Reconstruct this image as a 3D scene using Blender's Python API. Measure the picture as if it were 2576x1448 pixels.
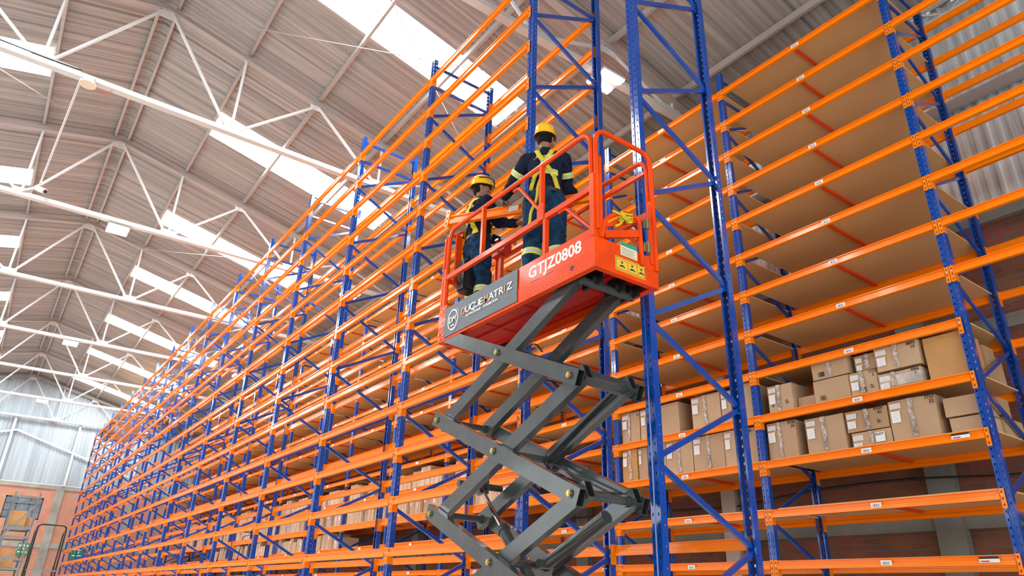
import bpy, bmesh, math, random
from mathutils import Vector, Matrix, noise
from mathutils.bvhtree import BVHTree
random.seed(7)
D = bpy.data
SC = bpy.context.scene
COL = SC.collection
for o in list(D.objects): D.objects.remove(o)

# ------------------------------------------------------------------ camera
F_PX = 1756.2
YAW, PITCH, ROLL = 0.6190, 0.4204, 0.03141
CAM = Vector((-4.1229, 0.0, 0.0))           # heights below are metres above the lens; all is lifted by 1.5 at the end
LIFT_Z = 1.5
GROUND = -1.5
cy, sy, cp, sp = math.cos(YAW), math.sin(YAW), math.cos(PITCH), math.sin(PITCH)
FW = Vector((sy*cp, cy*cp, sp)); RT0 = Vector((cy, -sy, 0)); UP0 = RT0.cross(FW)
c_, s_ = math.cos(ROLL), math.sin(ROLL)
RT = c_*RT0 + s_*UP0; UP = -s_*RT0 + c_*UP0
cam = D.objects.new('camera', D.cameras.new('camera')); COL.objects.link(cam)
cam.data.sensor_width = 36; cam.data.lens = F_PX/2576*36; cam.data.clip_end = 300
cam.matrix_world = Matrix(((RT.x, UP.x, -FW.x, CAM.x), (RT.y, UP.y, -FW.y, CAM.y), (RT.z, UP.z, -FW.z, CAM.z+LIFT_Z), (0, 0, 0, 1)))
SC.camera = cam
def px(P):
    q = Vector(P)-CAM; d = q.dot(FW)
    if d < .1: return (-1e4, -1e4, d)
    return (1288+F_PX*q.dot(RT)/d, 724-F_PX*q.dot(UP)/d, d)

# ------------------------------------------------------------------ world and exposure
w = D.worlds.new('world'); SC.world = w; w.use_nodes = True
bg = w.node_tree.nodes['Background']; bg.inputs[0].default_value = (0.93, 0.97, 1.0, 1); bg.inputs[1].default_value = 2.7
SC.view_settings.view_transform = 'Standard'; SC.view_settings.look = 'None'
SC.view_settings.exposure = 0.48; SC.view_settings.gamma = 1
SC.view_settings.use_curve_mapping = False
SKY_EMIT = 25.0

# ------------------------------------------------------------------ materials
MATS = {}
def mat(name, col, rough=.5, metal=0, spec=.5, coat=0, bump=0, bscale=20, vary=0, vscale=3, emit=0, vcol=None):
    if name in MATS: return MATS[name]
    m = D.materials.new(name); m.use_nodes = True; nt = m.node_tree; b = nt.nodes['Principled BSDF']
    b.inputs['Base Color'].default_value = (*col, 1); b.inputs['Roughness'].default_value = rough
    b.inputs['Metallic'].default_value = metal; b.inputs['Specular IOR Level'].default_value = spec
    b.inputs['Coat Weight'].default_value = coat; b.inputs['Coat Roughness'].default_value = .08
    if emit:
        b.inputs['Emission Color'].default_value = (1, 1, 1, 1); b.inputs['Emission Strength'].default_value = emit
    if bump or vary:
        tc = nt.nodes.new('ShaderNodeTexCoord')
    if vary:
        n = nt.nodes.new('ShaderNodeTexNoise'); n.inputs['Scale'].default_value = vscale; n.inputs['Detail'].default_value = 6
        nt.links.new(tc.outputs['Object'], n.inputs['Vector'])
        mx = nt.nodes.new('ShaderNodeMix'); mx.data_type = 'RGBA'
        v2 = vcol or tuple(c*(1-vary) for c in col)
        mx.inputs[6].default_value = (*v2, 1); mx.inputs[7].default_value = (*col, 1)
        r = nt.nodes.new('ShaderNodeMapRange'); r.inputs[1].default_value = .35; r.inputs[2].default_value = .65
        nt.links.new(n.outputs['Fac'], r.inputs[0]); nt.links.new(r.outputs[0], mx.inputs[0]); nt.links.new(mx.outputs[2], b.inputs['Base Color'])
    if bump:
        n = nt.nodes.new('ShaderNodeTexNoise'); n.inputs['Scale'].default_value = bscale; n.inputs['Detail'].default_value = 4
        nt.links.new(tc.outputs['Object'], n.inputs['Vector'])
        bp = nt.nodes.new('ShaderNodeBump'); bp.inputs['Strength'].default_value = bump; bp.inputs['Distance'].default_value = .01
        nt.links.new(n.outputs['Fac'], bp.inputs['Height']); nt.links.new(bp.outputs[0], b.inputs['Normal'])
    MATS[name] = m; return m
def math_node(nt, op, a, b=None):
    n = nt.nodes.new('ShaderNodeMath'); n.operation = op
    for i, v in enumerate((a, b)):
        if v is None: continue
        if isinstance(v, (int, float)): n.inputs[i].default_value = v
        else: nt.links.new(v, n.inputs[i])
    return n.outputs[0]
BLUE = mat('blue_enamel', (.0006, .060, .355), .16, 0, .5, .6, .04, 60)
ORANGE = mat('orange_enamel', (1.0, .235, .0005), .2, 0, .25, .25, .04, 60)
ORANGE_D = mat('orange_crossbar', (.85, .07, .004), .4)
LIFT_O = mat('lift_orange_paint', (.86, .066, .001), .32, 0, .15, .1, .05, 40, .2, 5)
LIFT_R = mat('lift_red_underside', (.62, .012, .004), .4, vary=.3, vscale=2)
GREY = mat('scissor_grey_paint', (.05, .064, .067), .26, .1, .5, .4, .06, 30, .3, 4)
GREY_IN = mat('tube_inside_shade', (.018, .022, .022), .6)  # darker than the arms: shade inside the open tubes put into the colour
BRASS = mat('brass_bolt', (.55, .42, .14), .3, .9)
CHROME = mat('chrome_rod', (.75, .72, .75), .06, 1)
BLACK = mat('black_plastic', (.012, .014, .016), .35)
BLACKM = mat('black_painted_steel', (.012, .012, .013), .35)
BANNER = mat('banner_vinyl', (.075, .095, .11), .42, 0, .5, 0, .35, 14)
WHITE_INK = mat('white_lettering', (.9, .9, .86), .5)
TAN_INK = mat('copper_lettering', (.75, .3, .12), .5)
WHITEP = mat('white_paint', (.62, .62, .61), .4, vary=.12, vscale=1.5)
TAUPE = mat('roof_steel_paint', (.42, .37, .345), .45, vary=.15, vscale=.8)
CONC = mat('concrete', (.24, .24, .21), .85, bump=.3, bscale=8, vary=.3, vscale=1.2)
FLOORM = mat('floor_concrete', (.72, .65, .56), .4, vary=.12, vscale=.5)
BOARD = mat('chipboard', (.74, .46, .21), .7, bump=.08, bscale=120, vary=.06, vscale=1.5)
BOARD_E = mat('chipboard_edge', (.62, .45, .25), .8)
CARDS = [mat('cardboard_a', (.50, .335, .195), .7, bump=.1, bscale=14, vary=.1, vscale=2.5), mat('cardboard_b', (.55, .375, .22), .7, bump=.12, bscale=12, vary=.12, vscale=3),
         mat('cardboard_c', (.46, .29, .15), .7, bump=.1, bscale=14, vary=.1, vscale=2.5), mat('cardboard_d', (.58, .30, .10), .65, bump=.15, bscale=10, vary=.15, vscale=3)]
TAPE = mat('packing_tape', (.30, .21, .13), .15, 0, .7, .5, .9, 26, .45, 26, vcol=(.62, .56, .50))
WRAP = mat('stretch_wrap', (.62, .56, .50), .15, 0, .8, .6, 1.0, 12, .35, 9)
PAPER = mat('white_paper_label', (.82, .82, .80), .5)
PRINT = mat('grey_print', (.28, .28, .28), .6)
INK = mat('black_marker', (.02, .02, .02), .6)
HELMET = mat('yellow_hard_hat', (.95, .52, .005), .22, 0, .5, .5)
NAVY = mat('navy_shirt_cloth', (.010, .015, .036), .85, 0, .15, bump=.3) if 0 else mat('navy_shirt_cloth', (.010, .015, .036), .85, 0, .15, bump=.3, bscale=35, vary=.2, vscale=6)
DENIM = mat('blue_denim', (.010, .05, .115), .85, 0, .2, bump=.4, bscale=30, vary=.6, vscale=14)
SKIN = mat('brown_skin', (.27, .125, .07), .5)
HAIR = mat('black_hair', (.006, .005, .005), .7, 0, .12)
HIVIS = mat('lime_reflective_tape', (.62, .75, .08), .4)
SILVER = mat('silver_reflective_tape', (.5, .5, .47), .3)
STRAP = mat('yellow_webbing', (.62, .52, .015), .6, bump=.3, bscale=90)
GALV = mat('galvanised_angle', (.22, .24, .25), .4, .5, vary=.25, vscale=6)
GREEN = mat('green_sign', (.01, .23, .07), .5)
YSTICK = mat('yellow_sticker', (.8, .5, .04), .5)
RED = mat('red_button', (.6, .01, .01), .3)
LAMP = mat('led_diffuser', (1, 1, 1), .4, emit=22)
TAN_COL = mat('cream_painted_pipe', (.62, .53, .45), .6)
DARKS = mat('dark_steel', (.03, .03, .035), .45)

def punched(name, base):
    """enamel sheet with real punched slots, laid out in the post's own metres"""
    m = base.copy(); m.name = name; nt = m.node_tree
    tc = nt.nodes.new('ShaderNodeTexCoord'); sx = nt.nodes.new('ShaderNodeSeparateXYZ'); nt.links.new(tc.outputs['Object'], sx.inputs[0])
    X, Y, Z = sx.outputs
    zc = math_node(nt, 'ABSOLUTE', math_node(nt, 'SUBTRACT', math_node(nt, 'MODULO', math_node(nt, 'ADD', Z, 20), .0759), .03795))
    ya = math_node(nt, 'ABSOLUTE', Y)
    front = math_node(nt, 'MULTIPLY', math_node(nt, 'LESS_THAN', X, .004), math_node(nt, 'MULTIPLY', math_node(nt, 'LESS_THAN', math_node(nt, 'ABSOLUTE', math_node(nt, 'SUBTRACT', ya, .029)), .0055), math_node(nt, 'LESS_THAN', zc, .012)))
    side = math_node(nt, 'MULTIPLY', math_node(nt, 'GREATER_THAN', ya, .0475), math_node(nt, 'MULTIPLY', math_node(nt, 'LESS_THAN', math_node(nt, 'ABSOLUTE', math_node(nt, 'SUBTRACT', X, .042)), .0045), math_node(nt, 'LESS_THAN', zc, .0055)))
    k = math_node(nt, 'MINIMUM', math_node(nt, 'ADD', front, side), 1)
    tr = nt.nodes.new('ShaderNodeBsdfTransparent'); mx = nt.nodes.new('ShaderNodeMixShader')
    nt.links.new(k, mx.inputs[0]); nt.links.new(nt.nodes['Principled BSDF'].outputs[0], mx.inputs[1]); nt.links.new(tr.outputs[0], mx.inputs[2])
    nt.links.new(mx.outputs[0], nt.nodes['Material Output'].inputs['Surface'])
    return m
BLUE_P = punched('blue_punched_post', BLUE)
def barcode_mat():
    m = D.materials.new('barcode_print'); m.use_nodes = True; nt = m.node_tree; b = nt.nodes['Principled BSDF']; b.inputs['Roughness'].default_value = .4
    tc = nt.nodes.new('ShaderNodeTexCoord'); sx = nt.nodes.new('ShaderNodeSeparateXYZ'); nt.links.new(tc.outputs['Object'], sx.inputs[0])
    n = nt.nodes.new('ShaderNodeTexNoise'); n.noise_dimensions = '1D'; n.inputs['Scale'].default_value = 170; n.inputs['Detail'].default_value = 1
    nt.links.new(sx.outputs[1], n.inputs['W'])
    bar = math_node(nt, 'LESS_THAN', n.outputs['Fac'], .5)
    ins = math_node(nt, 'MULTIPLY', math_node(nt, 'LESS_THAN', math_node(nt, 'ABSOLUTE', sx.outputs[1]), .036), math_node(nt, 'LESS_THAN', math_node(nt, 'ABSOLUTE', math_node(nt, 'ADD', sx.outputs[2], .004)), .014))
    k = math_node(nt, 'MULTIPLY', bar, ins); mx = nt.nodes.new('ShaderNodeMix'); mx.data_type = 'RGBA'
    mx.inputs[6].default_value = (.82, .82, .82, 1); mx.inputs[7].default_value = (.02, .02, .02, 1)
    nt.links.new(k, mx.inputs[0]); nt.links.new(mx.outputs[2], b.inputs['Base Color']); return m
BARCODE = barcode_mat()
def brick_mat(name, swap, c1, c2, mort, bw=.27, bh=.085):
    m = D.materials.new(name); m.use_nodes = True; nt = m.node_tree; b = nt.nodes['Principled BSDF']; b.inputs['Roughness'].default_value = .85
    tc = nt.nodes.new('ShaderNodeTexCoord'); sx = nt.nodes.new('ShaderNodeSeparateXYZ'); cb = nt.nodes.new('ShaderNodeCombineXYZ')
    nt.links.new(tc.outputs['Object'], sx.inputs[0]); nt.links.new(sx.outputs[1 if swap else 0], cb.inputs[0]); nt.links.new(sx.outputs[2], cb.inputs[1])
    br = nt.nodes.new('ShaderNodeTexBrick'); br.inputs['Scale'].default_value = 1; br.inputs['Brick Width'].default_value = bw; br.inputs['Row Height'].default_value = bh
    br.inputs['Mortar Size'].default_value = .009; br.inputs['Color1'].default_value = (*c1, 1); br.inputs['Color2'].default_value = (*c2, 1); br.inputs['Mortar'].default_value = (*mort, 1); br.inputs['Mortar Smooth'].default_value = .2
    nt.links.new(cb.outputs[0], br.inputs['Vector'])
    n = nt.nodes.new('ShaderNodeTexNoise'); n.inputs['Scale'].default_value = 2.2; n.inputs['Detail'].default_value = 8; nt.links.new(tc.outputs['Object'], n.inputs['Vector'])
    mx = nt.nodes.new('ShaderNodeMix'); mx.data_type = 'RGBA'; mx.blend_type = 'MULTIPLY'; mx.inputs[0].default_value = .55
    nt.links.new(br.outputs['Color'], mx.inputs[6]); nt.links.new(n.outputs['Color'], mx.inputs[7])
    g = nt.nodes.new('ShaderNodeHueSaturation'); g.inputs['Saturation'].default_value = 1.0; g.inputs['Value'].default_value = 1.35; nt.links.new(mx.outputs[2], g.inputs['Color'])
    nt.links.new(g.outputs[0], b.inputs['Base Color'])
    bp = nt.nodes.new('ShaderNodeBump'); bp.inputs['Strength'].default_value = .6; bp.inputs['Distance'].default_value = .015; bp.invert = True
    nt.links.new(br.outputs['Fac'], bp.inputs['Height']); nt.links.new(bp.outputs[0], b.inputs['Normal']); return m
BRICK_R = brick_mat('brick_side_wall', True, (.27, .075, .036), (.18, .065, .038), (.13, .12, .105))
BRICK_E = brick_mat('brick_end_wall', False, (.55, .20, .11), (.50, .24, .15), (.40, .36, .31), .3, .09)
def streak_metal(name, col, rough, metal, axis, scale, amt):
    """sheet metal whose rolled streaks run along the sheet"""
    m = mat(name, col, rough, metal); nt = m.node_tree; b = nt.nodes['Principled BSDF']
    tc = nt.nodes.new('ShaderNodeTexCoord'); mp = nt.nodes.new('ShaderNodeMapping'); mp.inputs['Scale'].default_value = scale
    nt.links.new(tc.outputs['Object'], mp.inputs['Vector'])
    n = nt.nodes.new('ShaderNodeTexNoise'); n.inputs['Scale'].default_value = 1; n.inputs['Detail'].default_value = 5; nt.links.new(mp.outputs[0], n.inputs['Vector'])
    mx = nt.nodes.new('ShaderNodeMix'); mx.data_type = 'RGBA'; mx.inputs[6].default_value = (*[c*(1-amt) for c in col], 1); mx.inputs[7].default_value = (*[min(1, c*(1+amt*.6)) for c in col], 1)
    r = nt.nodes.new('ShaderNodeMapRange'); r.inputs[1].default_value = .35; r.inputs[2].default_value = .65
    nt.links.new(n.outputs['Fac'], r.inputs[0]); nt.links.new(r.outputs[0], mx.inputs[0]); nt.links.new(mx.outputs[2], b.inputs['Base Color']); return m
ROOFM = streak_metal('roof_sheet', (.345, .32, .305), .45, .2, 0, (.15, 9, 1), .28)
WALLM = streak_metal('galvanised_wall_sheet', (.78, .83, .85), .33, .5, 0, (1, 7, .06), .3)
ENDM = streak_metal('end_wall_sheet', (.37, .43, .47), .5, .1, 0, (5, 1, .2), .15)

# ------------------------------------------------------------------ mesh builder
ORG = {}
def tag(o, label=None, cat=None, group=None, kind=None):
    for k, v in (('label', label), ('category', cat), ('group', group), ('kind', kind)):
        if v: o[k] = v
    return o
def empty(name, loc, label=None, cat=None, group=None, parent=None):
    o = D.objects.new(name, None); COL.objects.link(o); o.empty_display_size = .1
    base = ORG[parent.name] if parent else Vector((0, 0, 0))
    o.location = Vector(loc)-base; o.parent = parent; ORG[o.name] = Vector(loc)
    return tag(o, label, cat, group)
class MB:
    def __init__(s): s.v = []; s.f = []; s.m = []; s.mi = 0; s.sm = []
    def add(s, vs, fs, smooth=False):
        b = len(s.v); s.v += [Vector(v) for v in vs]
        for f in fs: s.f.append([b+i for i in f]); s.m.append(s.mi); s.sm.append(smooth)
        return s
    def box(s, a, b):
        x0, y0, z0 = a; x1, y1, z1 = b
        return s.add([(x0, y0, z0), (x1, y0, z0), (x1, y1, z0), (x0, y1, z0), (x0, y0, z1), (x1, y0, z1), (x1, y1, z1), (x0, y1, z1)],
                     [(0, 3, 2, 1), (4, 5, 6, 7), (0, 1, 5, 4), (1, 2, 6, 5), (2, 3, 7, 6), (3, 0, 4, 7)])
    def frame(s, p0, p1, up=(0, 0, 1)):
        p0, p1 = Vector(p0), Vector(p1); d = (p1-p0).normalized(); u = Vector(up)
        if abs(d.dot(u)) > .99: u = Vector((1, 0, 0))
        r = d.cross(u).normalized(); u = r.cross(d).normalized(); return p0, p1, d, r, u
    def prism(s, prof, p0, p1, up=(0, 0, 1), closed=True, cap=True, smooth=False):
        """prof in (right, up) of the axis p0->p1"""
        p0, p1, d, r, u = s.frame(p0, p1, up); n = len(prof)
        vs = [p0+r*a+u*b for a, b in prof]+[p1+r*a+u*b for a, b in prof]
        fs = [(i, (i+1) % n, n+(i+1) % n, n+i) for i in range(n if closed else n-1)]
        s.add(vs, fs, smooth)
        if cap and closed: s.add(vs, [tuple(range(n))[::-1], tuple(range(n, 2*n))])
        return s
    def bar(s, p0, p1, w, h, up=(0, 0, 1)):
        return s.prism([(-w/2, -h/2), (w/2, -h/2), (w/2, h/2), (-w/2, h/2)], p0, p1, up)
    def tube(s, p0, p1, r, n=12, r1=None):
        p0, p1, d, rr, u = s.frame(p0, p1); r1 = r if r1 is None else r1
        A = [(math.cos(2*math.pi*i/n), math.sin(2*math.pi*i/n)) for i in range(n)]
        vs = [p0+rr*a*r+u*b*r for a, b in A]+[p1+rr*a*r1+u*b*r1 for a, b in A]
        s.add(vs, [(i, (i+1) % n, n+(i+1) % n, n+i) for i in range(n)], True)
        return s.add(vs, [tuple(range(n))[::-1], tuple(range(n, 2*n))])
    def path(s, pts, r, n=10, bend=.0, prof=None):
        """tube swept along rounded polyline"""
        P = [Vector(p) for p in pts]; Q = [P[0]]
        for i in range(1, len(P)-1):
            if bend:
                a = (P[i-1]-P[i]); b = (P[i+1]-P[i]); k = min(bend, a.length*.49, b.length*.49); A = P[i]+a.normalized()*k; B = P[i]+b.normalized()*k
                for t in range(6):
                    t /= 5; Q.append(A*(1-t)**2+P[i]*2*t*(1-t)+B*t*t)
            else: Q.append(P[i])
        Q.append(P[-1]); rings = []; nrm = None
        for i, q in enumerate(Q):
            d = (Q[min(i+1, len(Q)-1)]-Q[max(i-1, 0)]).normalized()
            if nrm is None: nrm = d.orthogonal().normalized()
            nrm = (nrm-d*nrm.dot(d)).normalized(); bi = d.cross(nrm)
            rings.append([q+(nrm*math.cos(2*math.pi*k/n)+bi*math.sin(2*math.pi*k/n))*r for k in range(n)])
        vs = [v for R in rings for v in R]; fs = []
        for i in range(len(Q)-1):
            for k in range(n): fs.append((i*n+k, i*n+(k+1) % n, (i+1)*n+(k+1) % n, (i+1)*n+k))
        s.add(vs, fs, True); m = len(Q)-1
        return s.add(vs, [tuple(range(n))[::-1], tuple(range(m*n, m*n+n))])
    def mesh(s, name, mats, org=Vector((0, 0, 0))):
        me = D.meshes.new(name); me.from_pydata([tuple(v-org) for v in s.v], [], s.f)
        for m in (mats if isinstance(mats, (list, tuple)) else [mats]): me.materials.append(m)
        me.polygons.foreach_set('material_index', s.m); me.polygons.foreach_set('use_smooth', s.sm); me.update()
        return me
    def build(s, name, mats, parent=None, loc=None, bevel=0):
        base = ORG[parent.name] if parent else Vector((0, 0, 0))
        org = Vector(loc) if loc is not None else base
        me = s.mesh(name, mats, org)
        if bevel:
            bm = bmesh.new(); bm.from_mesh(me); bmesh.ops.remove_doubles(bm, verts=bm.verts, dist=1e-5)
            bmesh.ops.bevel(bm, geom=[e for e in bm.edges if e.is_manifold and e.calc_face_angle(0) > .5], offset=bevel, segments=2, affect='EDGES', clamp_overlap=True); bm.to_mesh(me); bm.free()
        o = D.objects.new(name, me); COL.objects.link(o); o.location = org-base; o.parent = parent; ORG[o.name] = org
        return o
def inst(name, me, loc, parent, rz=0):
    o = D.objects.new(name, me); COL.objects.link(o); o.parent = parent
    o.location = Vector(loc)-(ORG[parent.name] if parent else Vector((0, 0, 0))); o.rotation_euler.z = rz; ORG[o.name] = Vector(loc); return o
def text(body, size, M, name, m, parent, bold=0, depth=.0008, align='LEFT', sx=1, spacing=1):
    cu = D.curves.new('lettering', 'FONT'); cu.body = body; cu.size = size; cu.offset = bold; cu.extrude = depth; cu.align_x = align; cu.space_character = spacing; cu.resolution_u = 3
    o = D.objects.new('lettering', cu); COL.objects.link(o)
    me = D.meshes.new_from_object(o.evaluated_get(bpy.context.evaluated_depsgraph_get())); D.objects.remove(o); D.curves.remove(cu)
    base = ORG[parent.name] if parent else Vector((0, 0, 0)); org = M.translation.copy()
    R = M.to_3x3(); S = Matrix.Diagonal((sx, 1, 1))
    for v in me.vertices: v.co = R @ (S @ v.co)
    me.materials.clear(); me.materials.append(m); me.name = name
    o = D.objects.new(name, me); COL.objects.link(o); o.parent = parent; o.location = org-base; ORG[o.name] = org; return o
def facing(origin, right, up):
    r = Vector(right).normalized(); u = Vector(up).normalized(); n = r.cross(u)
    return Matrix(((r.x, u.x, n.x, origin[0]), (r.y, u.y, n.y, origin[1]), (r.z, u.z, n.z, origin[2]), (0, 0, 0, 1)))
NX = ((0, -1, 0), (0, 0, 1))     # lettering that reads on a face looking towards -x

# ------------------------------------------------------------------ the building
XW, YE, XL, YB = 6.0, 47.45, -13.4, -6.0
RIDGE, ZR, SL = -3.7, 11.08, .24
roofz = lambda x: ZR-SL*abs(x-RIDGE)
def struct(o): o['kind'] = 'structure'; return o
struct(MB().box((XL, YB, GROUND-.2), (XW+.3, YE+.3, GROUND)).build('floor', FLOORM))
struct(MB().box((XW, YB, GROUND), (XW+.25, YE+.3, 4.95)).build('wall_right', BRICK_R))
# ring beam with a small ledge and recessed panels
rb = MB(); rb.box((XW-.06, YB, 4.93), (XW+.25, YE, 5.13)); rb.box((XW-.10, YB, 5.10), (XW+.2, YE, 5.15)); rb.box((XW-.09, YB, 4.90), (XW+.2, YE, 4.95))
struct(rb.build('trim_1', CONC))
def corrugated_wall(name, m, fixed, axis, a0, a1, zlo, zhi, per=.2, dep=.035, n_sub=1):
    mb = MB(); k = int((a1-a0)/per); P = []
    for i in range(k+1):
        a = a0+i*per
        for t, d in ((0, 0), (.28, 0), (.42, dep), (.86, dep)): P.append((a+t*per, d))
    vs = []
    for a, d in P:
        z1 = zhi(a) if callable(zhi) else zhi
        q = (lambda z: (fixed-dep+d, a, z)) if axis == 'y' else (lambda z: (a, fixed-dep+d, z))
        vs += [q(zlo), q(z1)]
    fs = [(2*i, 2*i+2, 2*i+3, 2*i+1) for i in range(len(P)-1)]
    mb.add(vs, fs); return struct(mb.build(name, m))
corrugated_wall('wall_right_upper', WALLM, XW+.1, 'y', YB, YE, 5.13, 8.80, .15, .03)
MBg = MB(); MBg.bar((XW-.02, YB, 6.92), (XW-.02, YE, 6.92), .07, .16); struct(MBg.build('trim_2', TAUPE))
# columns and beams of the right wall
colm = MB()
for y in (4.27, 11.3, 18.3, 25.3, 32.3, 39.3): colm.box((XW-.14, y-.17, GROUND), (XW+.1, y+.17, 4.93))
colm.box((XW-.10, YB, .98), (XW+.1, YE, 1.16)); colm.box((XW-.06, YB, 3.4), (XW+.1, YE, 3.58))
struct(colm.build('trim_3', CONC))
struct(MB().box((XW-.2, 7.45, GROUND), (XW, 7.72, 4.9)).tube((XW-.12, 7.28, GROUND), (XW-.12, 7.28, 4.9), .08, 16).build('trim_4', TAN_COL))
pts = [(XW-.16, y, z) for y, z in ((12, 1.6), (9.12, 1.56), (7.4, 1.5), (6.35, 1.62), (5.16, 1.66), (4.3, 1.63), (3.48, 1.56), (2, 1.6), (0, 1.5))]
tag(MB().path(pts, .013, 6, .4).build('power_cable', BLACK), 'black cable sagging along the brick side wall behind the orange shelving', 'cable')
# far side and rear of the hall, out of the picture: made-up sheet walls, strip and dock openings added to light the hall
lw = MB(); lw.box((XL-.2, YB, GROUND), (XL, YE, 1.6)); lw.box((XL-.2, YB, 4.6), (XL, YE, 8.85)); lw.box((XL-.2, 22, 1.6), (XL, YE, 4.6)); struct(lw.build('wall_left', WHITEP))
bw = MB(); bw.box((XL, YB-.2, GROUND), (-11, YB, 8.8)); bw.box((3.0, YB-.2, GROUND), (XW, YB, 8.8)); bw.box((-11, YB-.2, 4.6), (3.0, YB, 8.8)); bw.box((XL, YB-.2, 8.8), (XW, YB, 9.0)); struct(bw.build('wall_back', WHITEP))
# end wall: brick below, sheet gable above, white posts, a sloping flashing
ew = MB()
wx0, wx1, wz0, wz1 = -3.25, -1.5, 3.25, 4.4
for a, b in (((XL, GROUND), (wx0, 4.95)), ((wx1, GROUND), (XW, 4.95)), ((wx0, GROUND), (wx1, wz0)), ((wx0, wz1), (wx1, 4.95))):
    ew.box((a[0], YE, a[1]), (b[0], YE+.25, b[1]))
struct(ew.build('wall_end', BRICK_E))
e2 = MB(); e2.box((XL, YE-.05, 4.9), (XW, YE+.2, 5.12)); e2.box((XL, YE-.05, 1.85), (XW, YE+.1, 2.12))
for x in (-8, -4.35, -.85, 2.8): e2.box((x-.2, YE-.08, GROUND), (x+.2, YE+.1, 4.9))
struct(e2.build('trim_5', mat('pale_concrete', (.36, .36, .31), .85, bump=.3, bscale=8, vary=.35, vscale=1.5)))
corrugated_wall('wall_end_upper', ENDM, YE+.1, 'x', XL, XW, 5.1, lambda x: roofz(x)+.06, .19, .03)
e3 = MB()
for x in (-11.2, -7.5, -3.9, -.75, 2.6): e3.box((x-.06, YE-.12, 5.12), (x+.06, YE+.02, 8.6))
struct(e3.build('trim_6', WHITEP))
nb = MB(); nb.box((-12, 55, GROUND), (6, 55.3, 7)); nb.box((-12, 54.9, 3.4), (6, 55, 3.55)); nb.box((-3.5, 54.85, GROUND), (-3.3, 55, 7)); struct(nb.build('wall_outside', mat('neighbour_wall', (.17, .21, .24), .7, vary=.5, vscale=1)))
e4 = MB()
for s in (-1, 1): e4.bar((RIDGE, YE-.04, 7.85), (RIDGE+s*9, YE-.04, 7.85-.31*9), .04, .10)
e4.box((XL, YE-.06, 5.1), (XW, YE, 5.15)); struct(e4.build('trim_7', WHITEP))
wf = MB(); wf.box((wx0, YE+.02, wz1-.08), (wx1, YE+.1, wz1)); wf.box((wx0, YE+.02, wz0), (wx0+.06, YE+.1, wz1)); wf.box((wx1-.06, YE+.02, wz0), (wx1, YE+.1, wz1)); wf.box((wx0, YE+.02, wz0), (wx1, YE+.1, wz0+.06))
for z in (3.62, 4.0): wf.box((wx0, YE+.03, z), (wx1, YE+.09, z+.04))
for x in (-2.7, -2.1): wf.box((x, YE+.03, wz0), (x+.04, YE+.09, wz1))
win = struct(wf.build('window_15', DARKS))
gl = D.materials.new('window_glass'); gl.use_nodes = True; gb = gl.node_tree.nodes['Principled BSDF']; gb.inputs['Transmission Weight'].default_value = 1; gb.inputs['Roughness'].default_value = .05; gb.inputs['IOR'].default_value = 1.05
MB().box((wx0, YE+.055, wz0), (wx1, YE+.06, wz1)).build('pane', gl, win)

# roof: trapezoidal sheeting with openings for the skylights
SKY = [(10.05, 1.0), (16.15, 1.05), (22.15, 1.0), (27.3, 1.05), (33.35, 1.15), (39.1, 1.1), (44.9, 1.1)]
SX0, SX1 = -1.92, 2.84
def roof_sheet(xa, xb, bands):
    mb = MB(); per = .36; k = int((YE-YB)/per)
    prof = ((0, .045), (.10, .045), (.17, 0), (.33, 0), (.36, .010), (.40, .010), (.43, 0), (.62, 0), (.65, .010), (.69, .010), (.72, 0), (.93, 0))
    P = [(YB+(i+t)*per, h) for i in range(k+1) for t, h in prof]; P = [(a, h*.7) for a, h in P]
    for i in range(len(P)-1):
        (y0, h0), (y1, h1) = P[i], P[i+1]; ym = (y0+y1)/2
        if any(abs(ym-c) < wd/2 for c, wd in bands): continue
        mb.add([(xa, y0, roofz(xa)+h0+.06), (xb, y0, roofz(xb)+h0+.06), (xb, y1, roofz(xb)+h1+.06), (xa, y1, roofz(xa)+h1+.06)], [(0, 1, 2, 3)])
    return mb
full = MB()
for xa, xb, bd in ((RIDGE, SX0, []), (SX0, SX1, SKY), (SX1, XW+.3, []), (2*RIDGE-SX0, RIDGE, []), (2*RIDGE-SX1, 2*RIDGE-SX0, SKY), (XL, 2*RIDGE-SX1, [])):
    q = roof_sheet(xa, xb, bd); full.add(q.v, q.f)
struct(full.build('ceiling', ROOFM))
struct(MB().prism([(-.16, 0), (0, .04), (.16, 0), (.16, .03), (0, .07), (-.16, .03)], (RIDGE, YB, ZR+.06), (RIDGE, YE, ZR+.06)).build('trim_8', ROOFM))
daylight = D.materials.new('skylight_daylight'); daylight.use_nodes = True; nt = daylight.node_tree; nt.nodes.clear()
em = nt.nodes.new('ShaderNodeEmission'); em.inputs[0].default_value = (.95, .98, 1, 1); em.inputs[1].default_value = SKY_EMIT; ou = nt.nodes.new('ShaderNodeOutputMaterial'); nt.links.new(em.outputs[0], ou.inputs[0])
k = 0
for side in (1, -1):
    for c, wd in SKY:
        k += 1; xa, xb = (SX0, SX1) if side > 0 else (2*RIDGE-SX1, 2*RIDGE-SX0)
        m = MB(); m.add([(xa, c-wd/2, roofz(xa)+.07), (xb, c-wd/2, roofz(xb)+.07), (xb, c+wd/2, roofz(xb)+.07), (xa, c+wd/2, roofz(xa)+.07)], [(0, 3, 2, 1)])
        m.add([(xa, c-wd/2, roofz(xa)+.085), (xb, c-wd/2, roofz(xb)+.085), (xb, c+wd/2, roofz(xb)+.085), (xa, c+wd/2, roofz(xa)+.085)], [(0, 1, 2, 3)])
        struct(m.build('window_%d' % k, daylight))
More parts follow.
